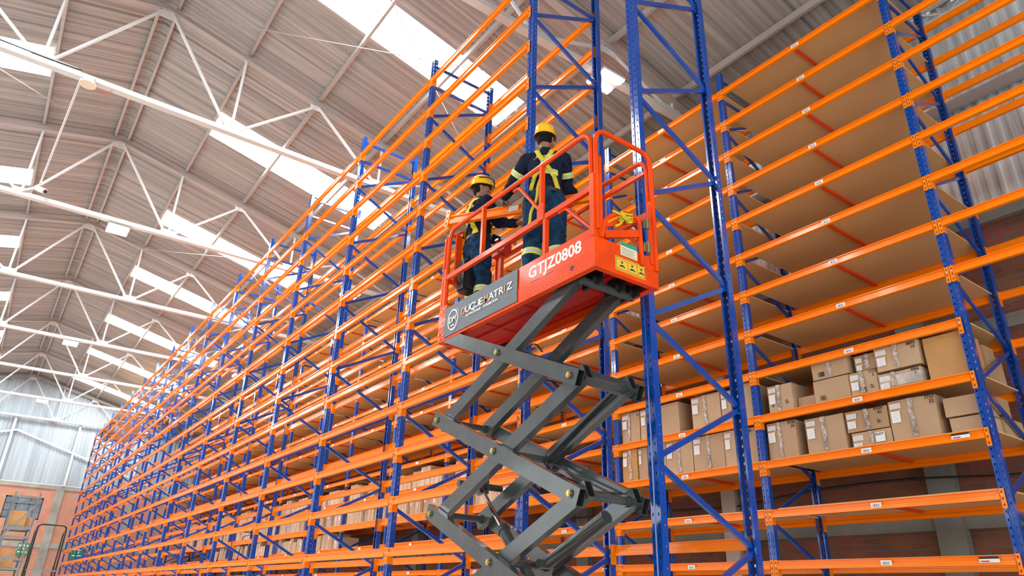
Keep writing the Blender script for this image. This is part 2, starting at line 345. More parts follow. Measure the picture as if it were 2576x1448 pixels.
# purlins
pu = MB()
cprof = [(-.03, -.07), (.03, -.07), (.03, -.055), (-.018, -.055), (-.018, .055), (.03, .055), (.03, .07), (-.03, .07)]
PX = [-3.86, -3.54, -2.0, -.35, 1.3, 2.98, 4.68]
for x in PX+[2*RIDGE-x for x in PX[2:]]+[-13.1]:
    pu.prism(cprof, (x, YB, roofz(x)-.02), (x, YE, roofz(x)-.02))
struct(pu.build('trim_9', TAUPE))
# roof trusses
TY = [7.10]+[13.05+5.73*i for i in range(7)]
TY[7] = YE-.2
ords = ['nearest', 'second', 'third', 'fourth', 'fifth', 'sixth', 'seventh', 'farthest']
nodes = [RIDGE+1.66*i for i in range(-6, 7)]
for i, y in enumerate([1.4]+TY):
    lab = 'white tubular roof truss out of sight above the viewer' if i == 0 else ('white tubular roof truss, %s of the eight counting away from the viewer' % ords[i-1] if i < 8 else 'white roof truss standing against the sheeted end wall, farthest of the eight')
    t = empty('roof_truss', (RIDGE, y, 8.63), lab, 'roof truss', 'roof trusses under the ridge')
    zc = 8.6
    b = MB(); b.prism([(-.06, -.05), (.06, -.05), (.06, .05), (-.06, .05)], (XL+.2, y, zc), (XW, y, zc)); b.bar((XL+.2, y, zc-.055), (XW, y, zc-.055), .15, .012)
    b.build('bottom_chord', WHITEP, t)
    b = MB()
    for s in (-1, 1):
        b.bar((RIDGE, y, ZR-.17), (RIDGE+s*9.65, y, ZR-.17-SL*9.65), .09, .12)
        b.bar((RIDGE, y, ZR-.235), (RIDGE+s*9.65, y, ZR-.235-SL*9.65), .16, .012)
    b.build('top_chord', TAUPE, t)
    for s in (-1, 1):
        for j in (1, 3, 5):
            xb = RIDGE+s*1.66*j
            for xt, nm in ((xb-s*1.66, 'diagonal_strut'), (xb, 'vertical_strut'), (xb+s*1.66, 'diagonal_strut')):
                if abs(xt-RIDGE) > 9.6: continue
                top = (xt+(s*.06 if xt == RIDGE else 0), y, roofz(xt)-.22); off = (xt-xb)*.05
                MB().tube((xb+off, y, zc+.04), top, .035 if nm[0] == 'd' else .03, 8).build(nm, WHITEP, t)
    for s in (-1, 1):
        for j in (1, 3, 5): MB().box((RIDGE+s*1.66*j-.2, y-.008, zc+.03), (RIDGE+s*1.66*j+.2, y+.008, zc+.16)).build('gusset_plate', WHITEP, t)
        for j in (2, 4): MB().box((RIDGE+s*1.66*j-.16, y-.008, roofz(RIDGE+1.66*j)-.34), (RIDGE+s*1.66*j+.16, y+.008, roofz(RIDGE+1.66*j)-.2)).build('gusset_plate', WHITEP, t)
    MB().box((RIDGE-.2, y-.008, ZR-.42), (RIDGE+.2, y+.008, ZR-.2)).build('gusset_plate', WHITEP, t)
# eaves lattice girder beside the right wall
lg = empty('eaves_girder', (XW-.15, 20, 8.5), 'light grey lattice girder running along the eaves above the sheeted side wall', 'girder')
MB().bar((XW-.15, YB, 8.38), (XW-.15, YE, 8.38), .12, .07).build('bottom_chord', WHITEP, lg); MB().bar((XW-.15, YB, 8.70), (XW-.15, YE, 8.70), .08, .05).build('top_chord', WHITEP, lg)
la = MB(); y = YB+.3; s = 1
while y < YE-.6: la.bar((XW-.15, y, 8.40 if s > 0 else 8.69), (XW-.15, y+.42, 8.69 if s > 0 else 8.40), .03, .03); y += .42; s = -s
la.build('lacing', WHITEP, lg)
# thin wind-bracing rods below the roof
rods = [((-3.4, 7.2, 10.8), (4.6, 12.9, 8.9)), ((-3.4, 12.9, 10.8), (4.6, 7.2, 8.9)), ((-3.9, 18.7, 10.8), (-9.5, 13.2, 9.4)), ((-2, 18.9, 10.4), (3, 24.3, 9.2)), ((-2, 24.3, 10.4), (3, 18.9, 9.2)), ((-2, 30.1, 10.4), (4.6, 35.9, 8.8)), ((-3.5, 7.2, 10.8), (-9.5, 12.9, 9.4))]
rl = ['thin wind-bracing rod running from the nearest truss ridge down to the right', 'thin wind-bracing rod crossing the first roof bay from the second truss ridge', 'thin dark bracing rod left of the ridge between second and third trusses', 'thin bracing rod below the roof rising towards the third truss', 'thin bracing rod below the roof rising towards the fourth truss', 'thin bracing rod far down the hall between fifth and sixth trusses', 'thin bracing rod left of the ridge in the nearest roof bay']
for (a, b), l in zip(rods, rl): tag(MB().tube(a, b, .009, 6).build('bracing_rod', TAUPE), l, 'bracing rod', 'wind-bracing rods under the roof')
# LED fixtures on the bottom chords
lampspots = [(2.82, 7.08, 'lit twin-strip ceiling lamp glowing behind the blue rack post, nearest of the lamps'), (-3.18, 19.0, 'white lamp fixture hanging from the third truss left of centre'), (1.45, 19.0, 'white lamp fixture on the third truss just behind the rack tops'),
    (-3.05, 30.4, 'white lamp fixture under the fifth truss near the ridge line'), (3.3, 19.0, 'twin-strip lamp seen through the rack between blue posts, right end of third truss'), (3.3, 30.4, 'small twin-strip lamp seen through the rack, right end of fifth truss'),
    (-3.1, 41.8, 'small white lamp fixture on the last free truss before the end wall')]
for x, y, l in lampspots:
    t = empty('ceiling_lamp', (x, y, 8.46), l, 'ceiling lamp', 'twin-strip ceiling lamps')
    MB().box((x-.25, y-.24, 8.45), (x+.25, y+.24, 8.50)).build('housing', WHITEP, t)
    for s in (-1, 1): MB().box((x-.24, y+s*.16-.06, 8.425), (x+.24, y+s*.16+.06, 8.452)).build('light_strip', LAMP, t)
    MB().box((x-.03, y-.03, 8.49), (x+.03, y+.03, 8.56)).build('bracket', WHITEP, t)
# access point, camera and conduit under the second and third chords
t = empty('ceiling_speaker', (-4.6, 13.05, 8.5), 'round cream disc device fixed under the second truss chord', 'ceiling device')
MB().tube((-4.6, 12.98, 8.55), (-4.6, 12.98, 8.46), .11, 24).build('base_plate', WHITEP, t); MB().tube((-4.6, 12.98, 8.46), (-4.6, 12.98, 8.42), .14, 24).build('round_cover', mat('cream_plastic', (.72, .62, .50), .5), t)
MB().path([(-4.45, 12.98, 8.44), (-4.38, 12.95, 8.34), (-4.28, 12.98, 8.40), (-4.2, 13, 8.5)], .006, 6, .05).build('red_wire', RED, t)
t = empty('security_camera', (-5.1, 18.75, 8.8), 'small white security camera bracketed to the third truss', 'camera')
MB().bar((-5.35, 18.7, 8.65), (-5.05, 18.68, 8.85), .05, .05).build('bracket', WHITEP, t); MB().tube((-5.1, 18.68, 8.82), (-4.9, 18.5, 8.7), .07, 16).build('housing', WHITEP, t); MB().tube((-4.9, 18.5, 8.7), (-4.885, 18.487, 8.69), .045, 12).build('lens', BLACK, t)
tag(MB().path([(-6.5, 13.0, 8.69), (-4.78, 13.0, 8.69), (-4.72, 13.0, 8.5), (-5.05, 18.6, 8.86), (-5.12, 18.72, 8.86)], .02, 8, .06).build('cable_conduit', WHITEP), 'white conduit pipe crossing from the second truss to the security camera', 'conduit')
tag(MB().path([(-7.5, 12.99, 8.665), (-6.2, 12.97, 8.672), (-5.4, 12.99, 8.662), (-4.75, 12.97, 8.67)], .012, 6, .2).build('cable_bundle', DARKS), 'dark cable bundle lying along the second truss chord', 'cable')

# ------------------------------------------------------------------ pallet racking
L = 2.7
ZL = [7.703+.0 - .6058*i for i in range(13)]        # centre height of the beam end plates
ZL = [7.718, 7.096, 6.503, 5.893, 5.286, 4.679, 4.080, 3.472, 2.866, 2.257, 1.655, 1.048, .446]
ZTOP = 8.18
def post_mesh():
    m = MB(); z0, z1 = GROUND-GROUND, ZTOP-GROUND
    pr = [(.030, .066), (.030, .07), (.05, .07), (.05, 0), (.017, 0), (.011, .009), (-.011, .009), (-.017, 0), (-.05, 0), (-.05, .07), (-.030, .07), (-.030, .066)]
    vs = [(x, y, z) for z in (z0, z1) for y, x in pr]; n = len(pr)
    m.add(vs, [(i, i+1, n+i+1, n+i) for i in range(n-1)]); m.box((-.01, -.065, z0), (.10, .065, z0+.008)); return m
PM = post_mesh().mesh('post', BLUE_P)
BH = .097
def beam_prof():     # (x, z) outer face looking to -x, z from beam bottom
    return [(.030, 0), (-.018, 0), (-.020, .002), (-.020, .044), (-.017, .047), (.006, .048), (.006, .086), (-.016, .089), (-.016, BH), (.026, BH), (.026, .089), (.014, .086), (.014, .048), (.026, .046), (.030, .042)]
def beam_geo(half, plates=True):
    m = MB(); P = beam_prof(); n = len(P); vs = [(x, y, z) for y in (-half, half) for x, z in P]
    m.add(vs, [(i, n+i, n+(i+1) % n, (i+1) % n) for i in range(n)]); m.add(vs, [tuple(range(n)), tuple(range(n, 2*n))[::-1]]); return m
def plate_geo(half, s):
    m = MB(); y0, y1 = (half, half+.047) if s > 0 else (-half-.047, -half); z0, z1 = -.085, BH+.01
    x0, x1 = -.010, -.004
    ys = sorted((y0, y1)); m.box((x0, ys[0], z0), (x1, ys[1], z1)); m.box((-.010, s*half-.003, z0), (.066, s*half+.003, z1)); m.mi = 1
    yc = (ys[0]+ys[1])/2
    for dz in (.035, .095, .16): m.box((x0-.0008, yc-.006, z0+dz-.012), (x0, yc+.006, z0+dz+.010))
    m.mi = 2; m.tube((x0-.004, yc, z0+.128), (x0, yc, z0+.128), .007, 8)
    return m
HOLE = mat('plate_slot_shadow_steel', (.01, .02, .06), .6); ZINC = mat('zinc_pin', (.7, .65, .6), .3, .8)
HALF = L/2-.05
BM = beam_geo(HALF).mesh('beam', ORANGE); PL = [plate_geo(HALF, s).mesh('end_plate', [ORANGE, HOLE, ZINC]) for s in (-1, 1)]
TAGM = MB().box((-.0035, -.06, -.026), (0, .06, .026)).mesh('barcode_label', BARCODE)
def brace_bar(m, x0, z0, x1, z1, y):
    a, b = Vector((x0, y, z0)), Vector((x1, y, z1))
    C = [(-.016, -.022), (.016, -.022), (.016, -.018), (-.012, -.018), (-.012, .018), (.016, .018), (.016, .022), (-.016, .022)]
    m.prism([(-u, v) for u, v in C], a, b)
def brace_list(x0, x1):
    a, b = x0+.05, x1-.05; out = [(a, 8.07, b, 8.07), (a, 7.65, b, 7.65)]; zf, zb = 7.04, 7.62; 
    while zf > -1.3:
        out.append((a, zf+.02, b, zb)); out.append((a, zf-.03, b, zf-.585)); zb = zf-.62; zf -= 1.2
    out.append((a, -1.3, b, -1.3)); return out
PLATE_OFF = -.004     # beam bottom relative to the level value
def build_rack(name, label, cat, x0, D_, frames, bays, has, tags, ntag):
    """frames: list of y; bays: (y_centre, half, level list, front?, back?)"""
    rk = empty(name, (x0, frames[1], GROUND), label, cat)
    for y in frames:
        inst('post', PM, (x0, y, GROUND), rk); inst('post', PM, (x0+D_, y, GROUND), rk, math.pi)
    br = []
    for y in frames:
        for q in brace_list(x0, x0+D_): br.append((px((q[0]+D_/2, y, q[1]))[2] if px((q[0]+D_/2, y, q[1]))[2] > 0 else 99, q, y))
    vis = [b for b in br if -100 < px((b[1][0]+.5, b[2], b[1][1]))[1] < 1560]; vis.sort(key=lambda b: b[0]); keep = set(id(b) for b in vis[:100])
    rest = MB()
    for b in br:
        if id(b) in keep: m = MB(); brace_bar(m, *b[1], b[2]); m.build('brace', BLUE, rk)
        else: brace_bar(rest, *b[1], b[2])
    if rest.v: tag(rest.build('brace', BLUE, rk), kind='stuff')
    cand = []
    for yc, half, lv, fr in bays:
        for i in lv:
            for side in (0, 1):
                if not has(yc, i, side): continue
                X = x0 if side == 0 else x0+D_; p = px((X, yc, ZL[i])); infr = -400 < p[0] < 2900 and -200 < p[1] < 1600
                cand.append((p[2] if infr and p[2] > 0 else 200, yc, half, i, side))
    cand.sort(); rest = MB(); restp = MB(); restt = MB()
    for k, (dd, yc, half, i, side) in enumerate(cand):
        X = x0 if side == 0 else x0+D_; rz = 0 if side == 0 else math.pi; zb = ZL[i]+PLATE_OFF; loc = Vector((X, yc, zb))
        tg = tags(yc, i, side)
        if k < 100:
            std = abs(half-HALF) < 1e-4
            o = inst('beam', BM if std else beam_geo(half).mesh('beam', ORANGE), loc, rk, rz)
            for j, s in enumerate((-1, 1)):
                c = D.objects.new('end_plate', PL[j] if std else plate_geo(half, s).mesh('end_plate', [ORANGE, HOLE, ZINC])); COL.objects.link(c); c.parent = o
            if tg is not None:
                c = D.objects.new('barcode_label', TAGM); COL.objects.link(c); c.parent = o; c.location = (-.0205, tg, .046)
        else:
            sgn = 1 if side == 0 else -1
            for src, dst in ((beam_geo(half), rest), (plate_geo(half, 1), restp), (plate_geo(half, -1), restp)):
                b0 = len(dst.v); dst.v += [loc+Vector((v.x*sgn, v.y*sgn, v.z)) for v in src.v]
                for f, mi, sm in zip(src.f, src.m, src.sm): dst.f.append([b0+q for q in f]); dst.m.append(mi); dst.sm.append(sm)
            if tg is not None and k < 400:
                b0 = len(restt.v); restt.box((X-sgn*.028, yc+tg*sgn-.06, zb+.024), (X-sgn*.0245, yc+tg*sgn+.06, zb+.076))
    if rest.v:
        tag(rest.build('beam', ORANGE, rk), kind='stuff'); tag(restp.build('end_plate', [ORANGE, HOLE, ZINC], rk), kind='stuff')
    if restt.v: tag(restt.build('barcode_label', PAPER, rk), kind='stuff')
    return rk
YA = 5.551
A_frames = [YA, YA+L*1]+[YA+L*i for i in range(2, 16)]+[3.82]
DA = 1.19
A_bays = [(YA+L*(i+.5), HALF, range(13), None) for i in range(15)]+[((YA+3.82)/2, (YA-3.82)/2-.05, [12], None)]
def hasA(yc, i, side): return side == 1 if yc < YA else True
rackA = build_rack('pallet_rack', 'unfinished empty blue and orange pallet rack beside the scissor lift, marching down the hall', 'pallet rack', 0, DA, A_frames, A_bays, hasA,
    lambda yc, i, side: (1.15 if side == 1 and i in (7, 10, 12) and YA < yc < 20 else None), 0)
XB, DB = 3.957, 1.19
YBr = 5.575
B_frames = [YBr, YBr+L]+[YBr+L*i for i in range(2, 15)]+[YBr-L, YBr-2*L]
def hasB(yc, i, side):
    if yc < YBr-L: return i <= 7 if side == 0 else True
    return True
B_bays = [(YBr+L*(i+.5), HALF, range(13), None) for i in range(-2, 14)]
rackB = build_rack('shelving_rack', 'blue and orange rack against the side wall, fitted with brown chipboard shelves', 'shelving rack', XB, DB, B_frames, B_bays, hasB,
    lambda yc, i, side: (-.06 if side == 0 else None), 0)
# red and white warning stickers near some beam ends
for yc, lvls in ((YBr-L/2, (10, 12)), (YBr+L/2, (10, 12)), (YBr+L*1.5, (12,))):
    for i in lvls:
        zb = ZL[i]+PLATE_OFF; y = yc-1.08
        st = MB(); st.box((XB-.0275, y-.09, zb+.028), (XB-.0245, y+.09, zb+.082)); st.mi = 1; st.box((XB-.0285, y-.09, zb+.062), (XB-.0275, y+.09, zb+.082)); st.mi = 2; st.box((XB-.0285, y-.0, zb+.034), (XB-.0275, y+.075, zb+.046)); st.build('warning_sticker', [PAPER, BLACK, RED], rackB)
# shelf boards, a red support under the middle of each
cand = []
for n in range(-1, 13):
    for i in range(12):
        yc = YBr+L*(n+.5); cand.append((px((XB+.5, yc, ZL[i]))[2], n, i))
cand.sort(); rest = MB(); restc = MB()
BY0, BY1 = -L/2+.02, L/2-.13
bm_ = MB(); bm_.box((.035, BY0, 0), (DB-.035, BY1, .018)); BMs = bm_.mesh('shelf_board', BOARD)
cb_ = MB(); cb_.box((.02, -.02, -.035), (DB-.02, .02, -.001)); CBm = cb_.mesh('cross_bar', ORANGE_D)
for k, (dd, n, i) in enumerate(cand):
    o = Vector((XB, YBr+L*(n+.5), ZL[i]+PLATE_OFF+BH))
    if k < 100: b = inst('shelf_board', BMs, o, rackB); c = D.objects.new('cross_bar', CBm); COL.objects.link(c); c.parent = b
    else: rest.box((o.x+.035, o.y+BY0, o.z), (o.x+DB-.035, o.y+BY1, o.z+.018)); restc.box((o.x+.02, o.y-.02, o.z-.035), (o.x+DB-.02, o.y+.02, o.z-.001))
tag(rest.build('shelf_board', BOARD, rackB), kind='stuff'); tag(restc.build('cross_bar', ORANGE_D, rackB), kind='stuff')
for n, i in ((12, 0), (13, 0), (13, 1), (14, 0), (12, 1)):
    z = ZL[i]+PLATE_OFF+BH; MB().box((.035, YA+L*n+.05, z), (DA-.035, YA+L*(n+1)-.1, z+.018)).build('shelf_board', BOARD, rackA)

# ------------------------------------------------------------------ cartons
def carton(x0, y0, y1, z0, z1, depth, m, label, group=None, tape=None, sticker=True, wrap=False, marks=None, barcode=None, rz=0, seal=True):
    yc = (y0+y1)/2; W, H = (y1-y0), (z1-z0)
    root = empty('cardboard_box', (x0+depth/2, yc, z0), label, 'cardboard box', group)
    b = MB(); b.box((x0, y0, z0), (x0+depth, y1, z1))
    o = b.build('carton_body', m, root); bm = bmesh.new(); bm.from_mesh(o.data)
    bmesh.ops.subdivide_edges(bm, edges=bm.edges, cuts=4, use_grid_fill=True)
    sd = random.random()*50
    for v in bm.verts:
        n = noise.noise_vector(Vector((v.co.x*3+sd, v.co.y*3, v.co.z*3)))*.007; v.co += n
        if v.co.z < .002: v.co.z = 0.001
    bm.to_mesh(o.data); bm.free()
    if wrap:
        wm = MB(); wm.box((x0-.004, y0-.004, z0+.01), (x0+depth, y1+.004, z1-.03)); wm.build('stretch_wrap', WRAP, root, bevel=.01)
    if tape is not None:
        ty = y1-W*tape; tw = .05; s = MB(); n = 8
        for k in range(n):
            za, zb_ = z1-(H-.02)*k/n, z1-(H-.02)*(k+1)/n; j0, j1 = random.uniform(-.008, .008), random.uniform(-.008, .008)
            s.box((x0-.010-random.random()*.004, ty-tw/2+j0, zb_), (x0-.002, ty+tw/2+j1, za))
        s.build('packing_tape', TAPE, root)
        if seal:
            s = MB()
            for k in range(9):
                s.bar((x0-.014, ty-.028, z0+H*.12+k*.017), (x0-.014, ty+.028, z0+H*.12+.022+k*.017), .002, .005, up=(1, 0, 0))
            s.build('hatched_tape_print', INK, root)
    if sticker:
        s = MB(); lw, lh = min(.10, W*.25), min(.13, H*.35)
        s.box((x0-.011, y1-.02-lw, z1-.12-lh), (x0-.008, y1-.02, z1-.12)); s.mi = 1
        s.box((x0-.011, y1-.02-lw*1.2, z1-.095), (x0-.008, y1-.02, z1-.035)); s.mi = 2
        for k in range(4): s.box((x0-.0125, y1-.025-lw*1.1, z1-.088+k*.013), (x0-.011, y1-.03, z1-.0855+k*.013))
        for k in range(5): s.box((x0-.0125, y1-.02-lw*.85, z1-.135-k*lh*.16), (x0-.011, y1-.045, z1-.1335-k*lh*.16))
        s.build('shipping_label', [PAPER, PAPER, PRINT], root)
        MB().box((x0-.0125, y1-.035-lw, z1-.13), (x0-.010, y1-.015-lw, z1-.11)).build('orange_dot', YSTICK, root)
    if barcode:
        s = MB(); yb = y1-W*barcode[0]; zb_ = z0+H*barcode[1]
        for k in range(8): s.box((x0-.010, yb-.07+k*.010, zb_), (x0-.008, yb-.07+k*.010+random.choice((.003, .006)), zb_+.06))
        s.build('printed_barcode', INK, root)
    for (t, fy, fz, sz) in (marks or []):
        for q, line in enumerate(t.split('\n')):
            text(line, sz, facing((x0-.009, y1-W*fy-q*.01, z0+H*fz-q*sz*.9), *NX), 'handwriting', INK, root, bold=.0008, depth=.0005)
    return root
X0 = 4.03; up_, lo_ = ZL[9]+PLATE_OFF+BH+.02, ZL[10]+PLATE_OFF+BH+.02
C0, C1, C2, C3 = CARDS
dz = .03
# first bay (right), upper boxed shelf
carton(X0, 5.06, 5.42, up_, 2.73, .45, C1, 'upright carton with taped seam and hatched tape print beside the blue post, upper boxed shelf', tape=.45, marks=[('Si', .7, .25, .07), ('V', .12, .2, .07)])
carton(X0+.45, 4.78, 5.08, up_, 2.66, .4, C2, 'plain carton set back in shadow behind the upright taped carton, upper boxed shelf', sticker=False)
carton(X0+.08, 4.76, 5.04, up_, 2.52, .34, C0, 'low plain carton squeezed between upright carton and stacked pair, upper boxed shelf', sticker=False)
carton(X0, 4.28, 4.75, up_, 2.655, .6, C0, 'plain carton with small barcode, bottom of the left stacked pair, upper boxed shelf', sticker=False, barcode=(.17, .1))
carton(X0, 4.26, 4.74, 2.668, 2.91, .6, C0, 'carton with small white paper and barcode on top of the left stacked pair', tape=.5, sticker=False, barcode=(.2, .12), seal=False)
carton(X0, 3.93, 4.27, up_, 2.65, .6, C1, 'carton marked 1152 over 2, lower of the middle pair on upper boxed shelf', tape=.45, barcode=(.35, .08), marks=[('1152\n  2', .74, .86, .05), ('Si', .72, .2, .06)], seal=False)
carton(X0+.04, 3.93, 4.19, 2.665, 2.86, .5, C2, 'small taped carton with label, upper of the middle pair on upper boxed shelf', tape=.6, seal=False)
carton(X0-.01, 3.42, 3.915, up_, 2.555, .6, C1, 'flat stretch-wrapped carton under the battered one, upper boxed shelf', tape=.35, wrap=True, marks=[('8906\n  1', .78, .8, .045)], seal=False)
carton(X0-.01, 3.40, 3.91, 2.585, 2.87, .6, C1, 'battered carton with glossy tape marked 8893 over 13, on the wrapped flat carton', tape=.48, marks=[('8893\n  13', .76, .84, .05)], seal=False)
carton(X0+.02, 2.955, 3.36, up_, 2.86, .45, C3, 'large plain tan carton tight against the right blue post, upper boxed shelf', sticker=False)
carton(X0+.50, 2.94, 3.3, up_, 2.80, .28, C2, 'tall carton behind the large tan one seen past the right blue post', sticker=False)
carton(X0+.79, 2.95, 3.25, up_, 2.72, .18, C0, 'rear carton deepest beside the right post on the upper boxed shelf', sticker=False)
# first bay, lower boxed shelf
carton(X0, 5.075, 5.50, lo_, 2.235, .62, C0, 'square carton handwritten 9728 over 24 at the left post, lower boxed shelf', tape=.45, marks=[('9728\n  24', .75, .90, .055)], seal=False)
carton(X0, 4.43, 4.94, lo_, 2.20, .62, C0, 'carton with hatched tape print and crushed corner, second on lower boxed shelf', tape=.48)
carton(X0, 3.885, 4.36, lo_, 1.93, .6, C1, 'flat carton with ELIOT paper note, bottom of stacked pair on lower boxed shelf', tape=.5, marks=None, seal=False)
el = empty('paper_note', (X0-.006, 4.02, 1.80), 'white paper note lettered ELIOT stuck on the flat carton', 'note')
MB().box((X0-.018, 3.96, 1.79), (X0-.0145, 4.07, 1.90)).build('sheet', PAPER, el); text('ELIOT', .037, facing((X0-.0195, 4.066, 1.865), *NX), 'lettering', INK, el, bold=.0008, depth=.0003)
carton(X0, 3.89, 4.40, 1.945, 2.195, .6, C2, 'brown taped carton marked 6929 over 41, resting on the flat ELIOT carton', tape=.5, marks=[('6929\n  41', .70, .86, .055), ('Si', .74, .25, .06)])
carton(X0, 3.355, 3.87, lo_, 2.22, .62, C0, 'largest carton with long white paper strip marked 7737 over 32, lower boxed shelf', tape=.48, marks=[('7737\n  32', .80, .90, .055)])
carton(X0+.05, 2.93, 3.27, lo_, 1.93, .4, C1, 'plain flat carton at the bottom right beside the right post, lower boxed shelf', sticker=False)
carton(X0+.03, 2.93, 3.29, 1.942, 2.15, .42, C0, 'plain flat carton on top at the bottom right, lower boxed shelf', sticker=False)
carton(X0+.50, 2.92, 3.25, lo_, 1.97, .5, C1, 'taped carton showing its end between post and brace, lower rear stack', sticker=False)
carton(X0+.50, 2.92, 3.2, 1.985, 2.19, .26, C2, 'small labelled carton on the lower rear stack behind the right post', sticker=False)
# second bay, upper and lower boxed shelf
carton(X0, 7.80, 8.20, up_, 2.85, .6, C0, 'carton with crinkled tape next to the far blue post, upper shelf of second bay', tape=.42, marks=[('10', .85, .85, .05)], seal=False)
carton(X0, 7.43, 7.78, up_, 2.85, .6, C1, 'narrow labelled carton half behind the free-standing blue post, upper shelf of second bay', seal=False)
carton(X0, 6.98, 7.41, up_, 2.85, .75, C0, 'large plain carton showing its shadowed side, upper shelf of second bay', sticker=False)
carton(X0, 6.21, 6.73, up_, 2.84, .6, C1, 'labelled carton with central tape right of the dark gap, upper shelf of second bay', tape=.48, seal=False)
carton(X0, 5.88, 6.195, up_, 2.82, .6, C0, 'carton crossed by the blue brace, upper shelf of second bay')
carton(X0, 5.655, 5.87, up_, 2.86, .6, C0, 'tall carton with red handwriting left of the bay post, upper shelf of second bay', sticker=False)
carton(X0-.02, 7.87, 8.19, lo_, 2.25, .5, C3, 'golden dented carton with label at the left end, lower shelf of second bay', tape=.55, seal=False)
carton(X0, 7.67, 7.86, lo_, 2.25, .6, C0, 'narrow carton beside the golden dented one, lower shelf of second bay', sticker=True)
carton(X0, 7.29, 7.655, lo_, 2.27, .6, C0, 'carton mostly hidden behind the free-standing blue post, lower shelf of second bay', sticker=False)
carton(X0, 6.77, 7.28, lo_, 2.26, .6, C1, 'labelled taped carton under the lower blue brace, lower shelf of second bay', tape=.5, seal=False)
carton(X0, 6.21, 6.755, lo_, 2.25, .6, C0, 'wide carton with dark tape seam in the middle, lower shelf of second bay', tape=.5)
carton(X0, 5.88, 6.20, lo_, 2.25, .6, C1, 'plain carton with one wide printed label, lower shelf of second bay', sticker=True)
carton(X0, 5.655, 5.87, lo_, 2.24, .6, C0, 'carton marked 9685 over 5 left of the bay post, lower shelf of second bay', sticker=False, marks=[('9685\n  5', .2, .88, .045)])
# farther bays: one box body with tape each
FB = {}
bayname = ['third', 'fourth', 'fifth', 'sixth', 'seventh', 'eighth', 'ninth', 'tenth', 'eleventh', 'twelfth', 'thirteenth']
boxname = ['first', 'second', 'third', 'fourth', 'fifth', 'sixth', 'seventh', 'eighth', 'ninth', 'tenth', 'eleventh', 'twelfth']
F0 = mat('cardboard_pale', (.66, .50, .34), .7, vary=.1, vscale=2); F1 = mat('cardboard_beige', (.60, .43, .27), .7, vary=.1, vscale=2)
kinds = [('tan', F1, 0), ('pale brown', F0, 0), ('brown', C1, 0), ('film-wrapped', WRAP, 1)]
rnd = random.Random(11)
for n in range(2, 12):
    for lv, zz in ((9, up_), (10, lo_), (11, ZL[11]+PLATE_OFF+BH+.02)):
        if lv == 11 and n < 5: continue
        if lv == 11 and n > 9: continue
        y = YBr+L*(n)-.12+L-.06; ymin = YBr+L*n+.07; q = 0
        while y > ymin+.18 and q < 11:
            wdt = min(rnd.choice((.2, .24, .3, .36, .45, .5)), y-ymin); h = rnd.choice((.3, .36, .38, .4, .42, .44)); kn, km, kw = rnd.choice(kinds if n > 3 else kinds[:3]+kinds[:2])
            if rnd.random() < .1 and lv == 9: y -= wdt; continue
            b = MB(); xo = X0+rnd.choice((0, 0, .01, .03, .08)); dp = .55
            b.box((xo, y-wdt+.006, zz), (xo+dp, y-.006, zz+h)); b.mi = 1; b.box((xo-.003, y-wdt*.5-.025, zz+.01), (xo, y-wdt*.5+.025, zz+h)); b.mi = 2
            if rnd.random() < .6: b.box((xo-.003, y-.09, zz+h-.16), (xo, y-.025, zz+h-.05))
            o = b.build('cardboard_box', [km, TAPE, PAPER], None, loc=(xo+dp/2, y-wdt/2, zz))
            tag(o, '%s carton, %s from left, %s boxed shelf, %s bay from the right' % (kn, boxname[q], {9: 'upper', 10: 'middle', 11: 'bottom'}[lv] if n >= 5 else {9: 'upper', 10: 'lower'}[lv], bayname[n-1-1+1-1]), 'cardboard box', 'cartons in the distant bays of the shelving rack')
            y -= wdt+.008; q += 1
# ------------------------------------------------------------------ scissor lift
LX0, LX1, LY0, LY1, LZ = -.905, -.215, 3.46, 5.77, 2.30
lift = empty('scissor_lift', ((LX0+LX1)/2, (LY0+LY1)/2, GROUND), 'orange and grey scissor lift raised beside the rack carrying two workers in yellow hard hats', 'scissor lift')
def rect_tube(m, p0, p1, wx, hz, up=(0, 0, 1), t=.006):
    o = [(-wx/2, -hz/2), (wx/2, -hz/2), (wx/2, hz/2), (-wx/2, hz/2)]; i = [(a*(1-2*t/wx), b*(1-2*t/hz)) for a, b in o]
    m.mi = 0; m.prism(o, p0, p1, up, cap=False); p0v, p1v, d, r, u = m.frame(p0, p1, up)
    for P in (p0v, p1v):
        m.add([P+r*a+u*b for a, b in o]+[P+r*a+u*b for a, b in i], [(k, (k+1) % 4, 4+(k+1) % 4, 4+k) for k in range(4)])
    m.mi = 1; m.prism(i[::-1], p0, p1, up, cap=False); m.mi = 0
YR, YL = 3.76, 5.66; HS = .42
stages = [1.94, 1.10, .26, -.58]
AX = {'outer': (-.868, -.252), 'inner': (-.79, -.33)}
def hexbolt(m, x, y, z, sx=-1):
    m.mi = 1; m.tube((x, y, z), (x+sx*.006, y, z), .034, 20); m.mi = 0
    m.tube((x+sx*.006, y, z), (x+sx*.02, y, z), .024, 6); m.tube((x+sx*.02, y, z), (x+sx*.026, y, z), .014, 12)
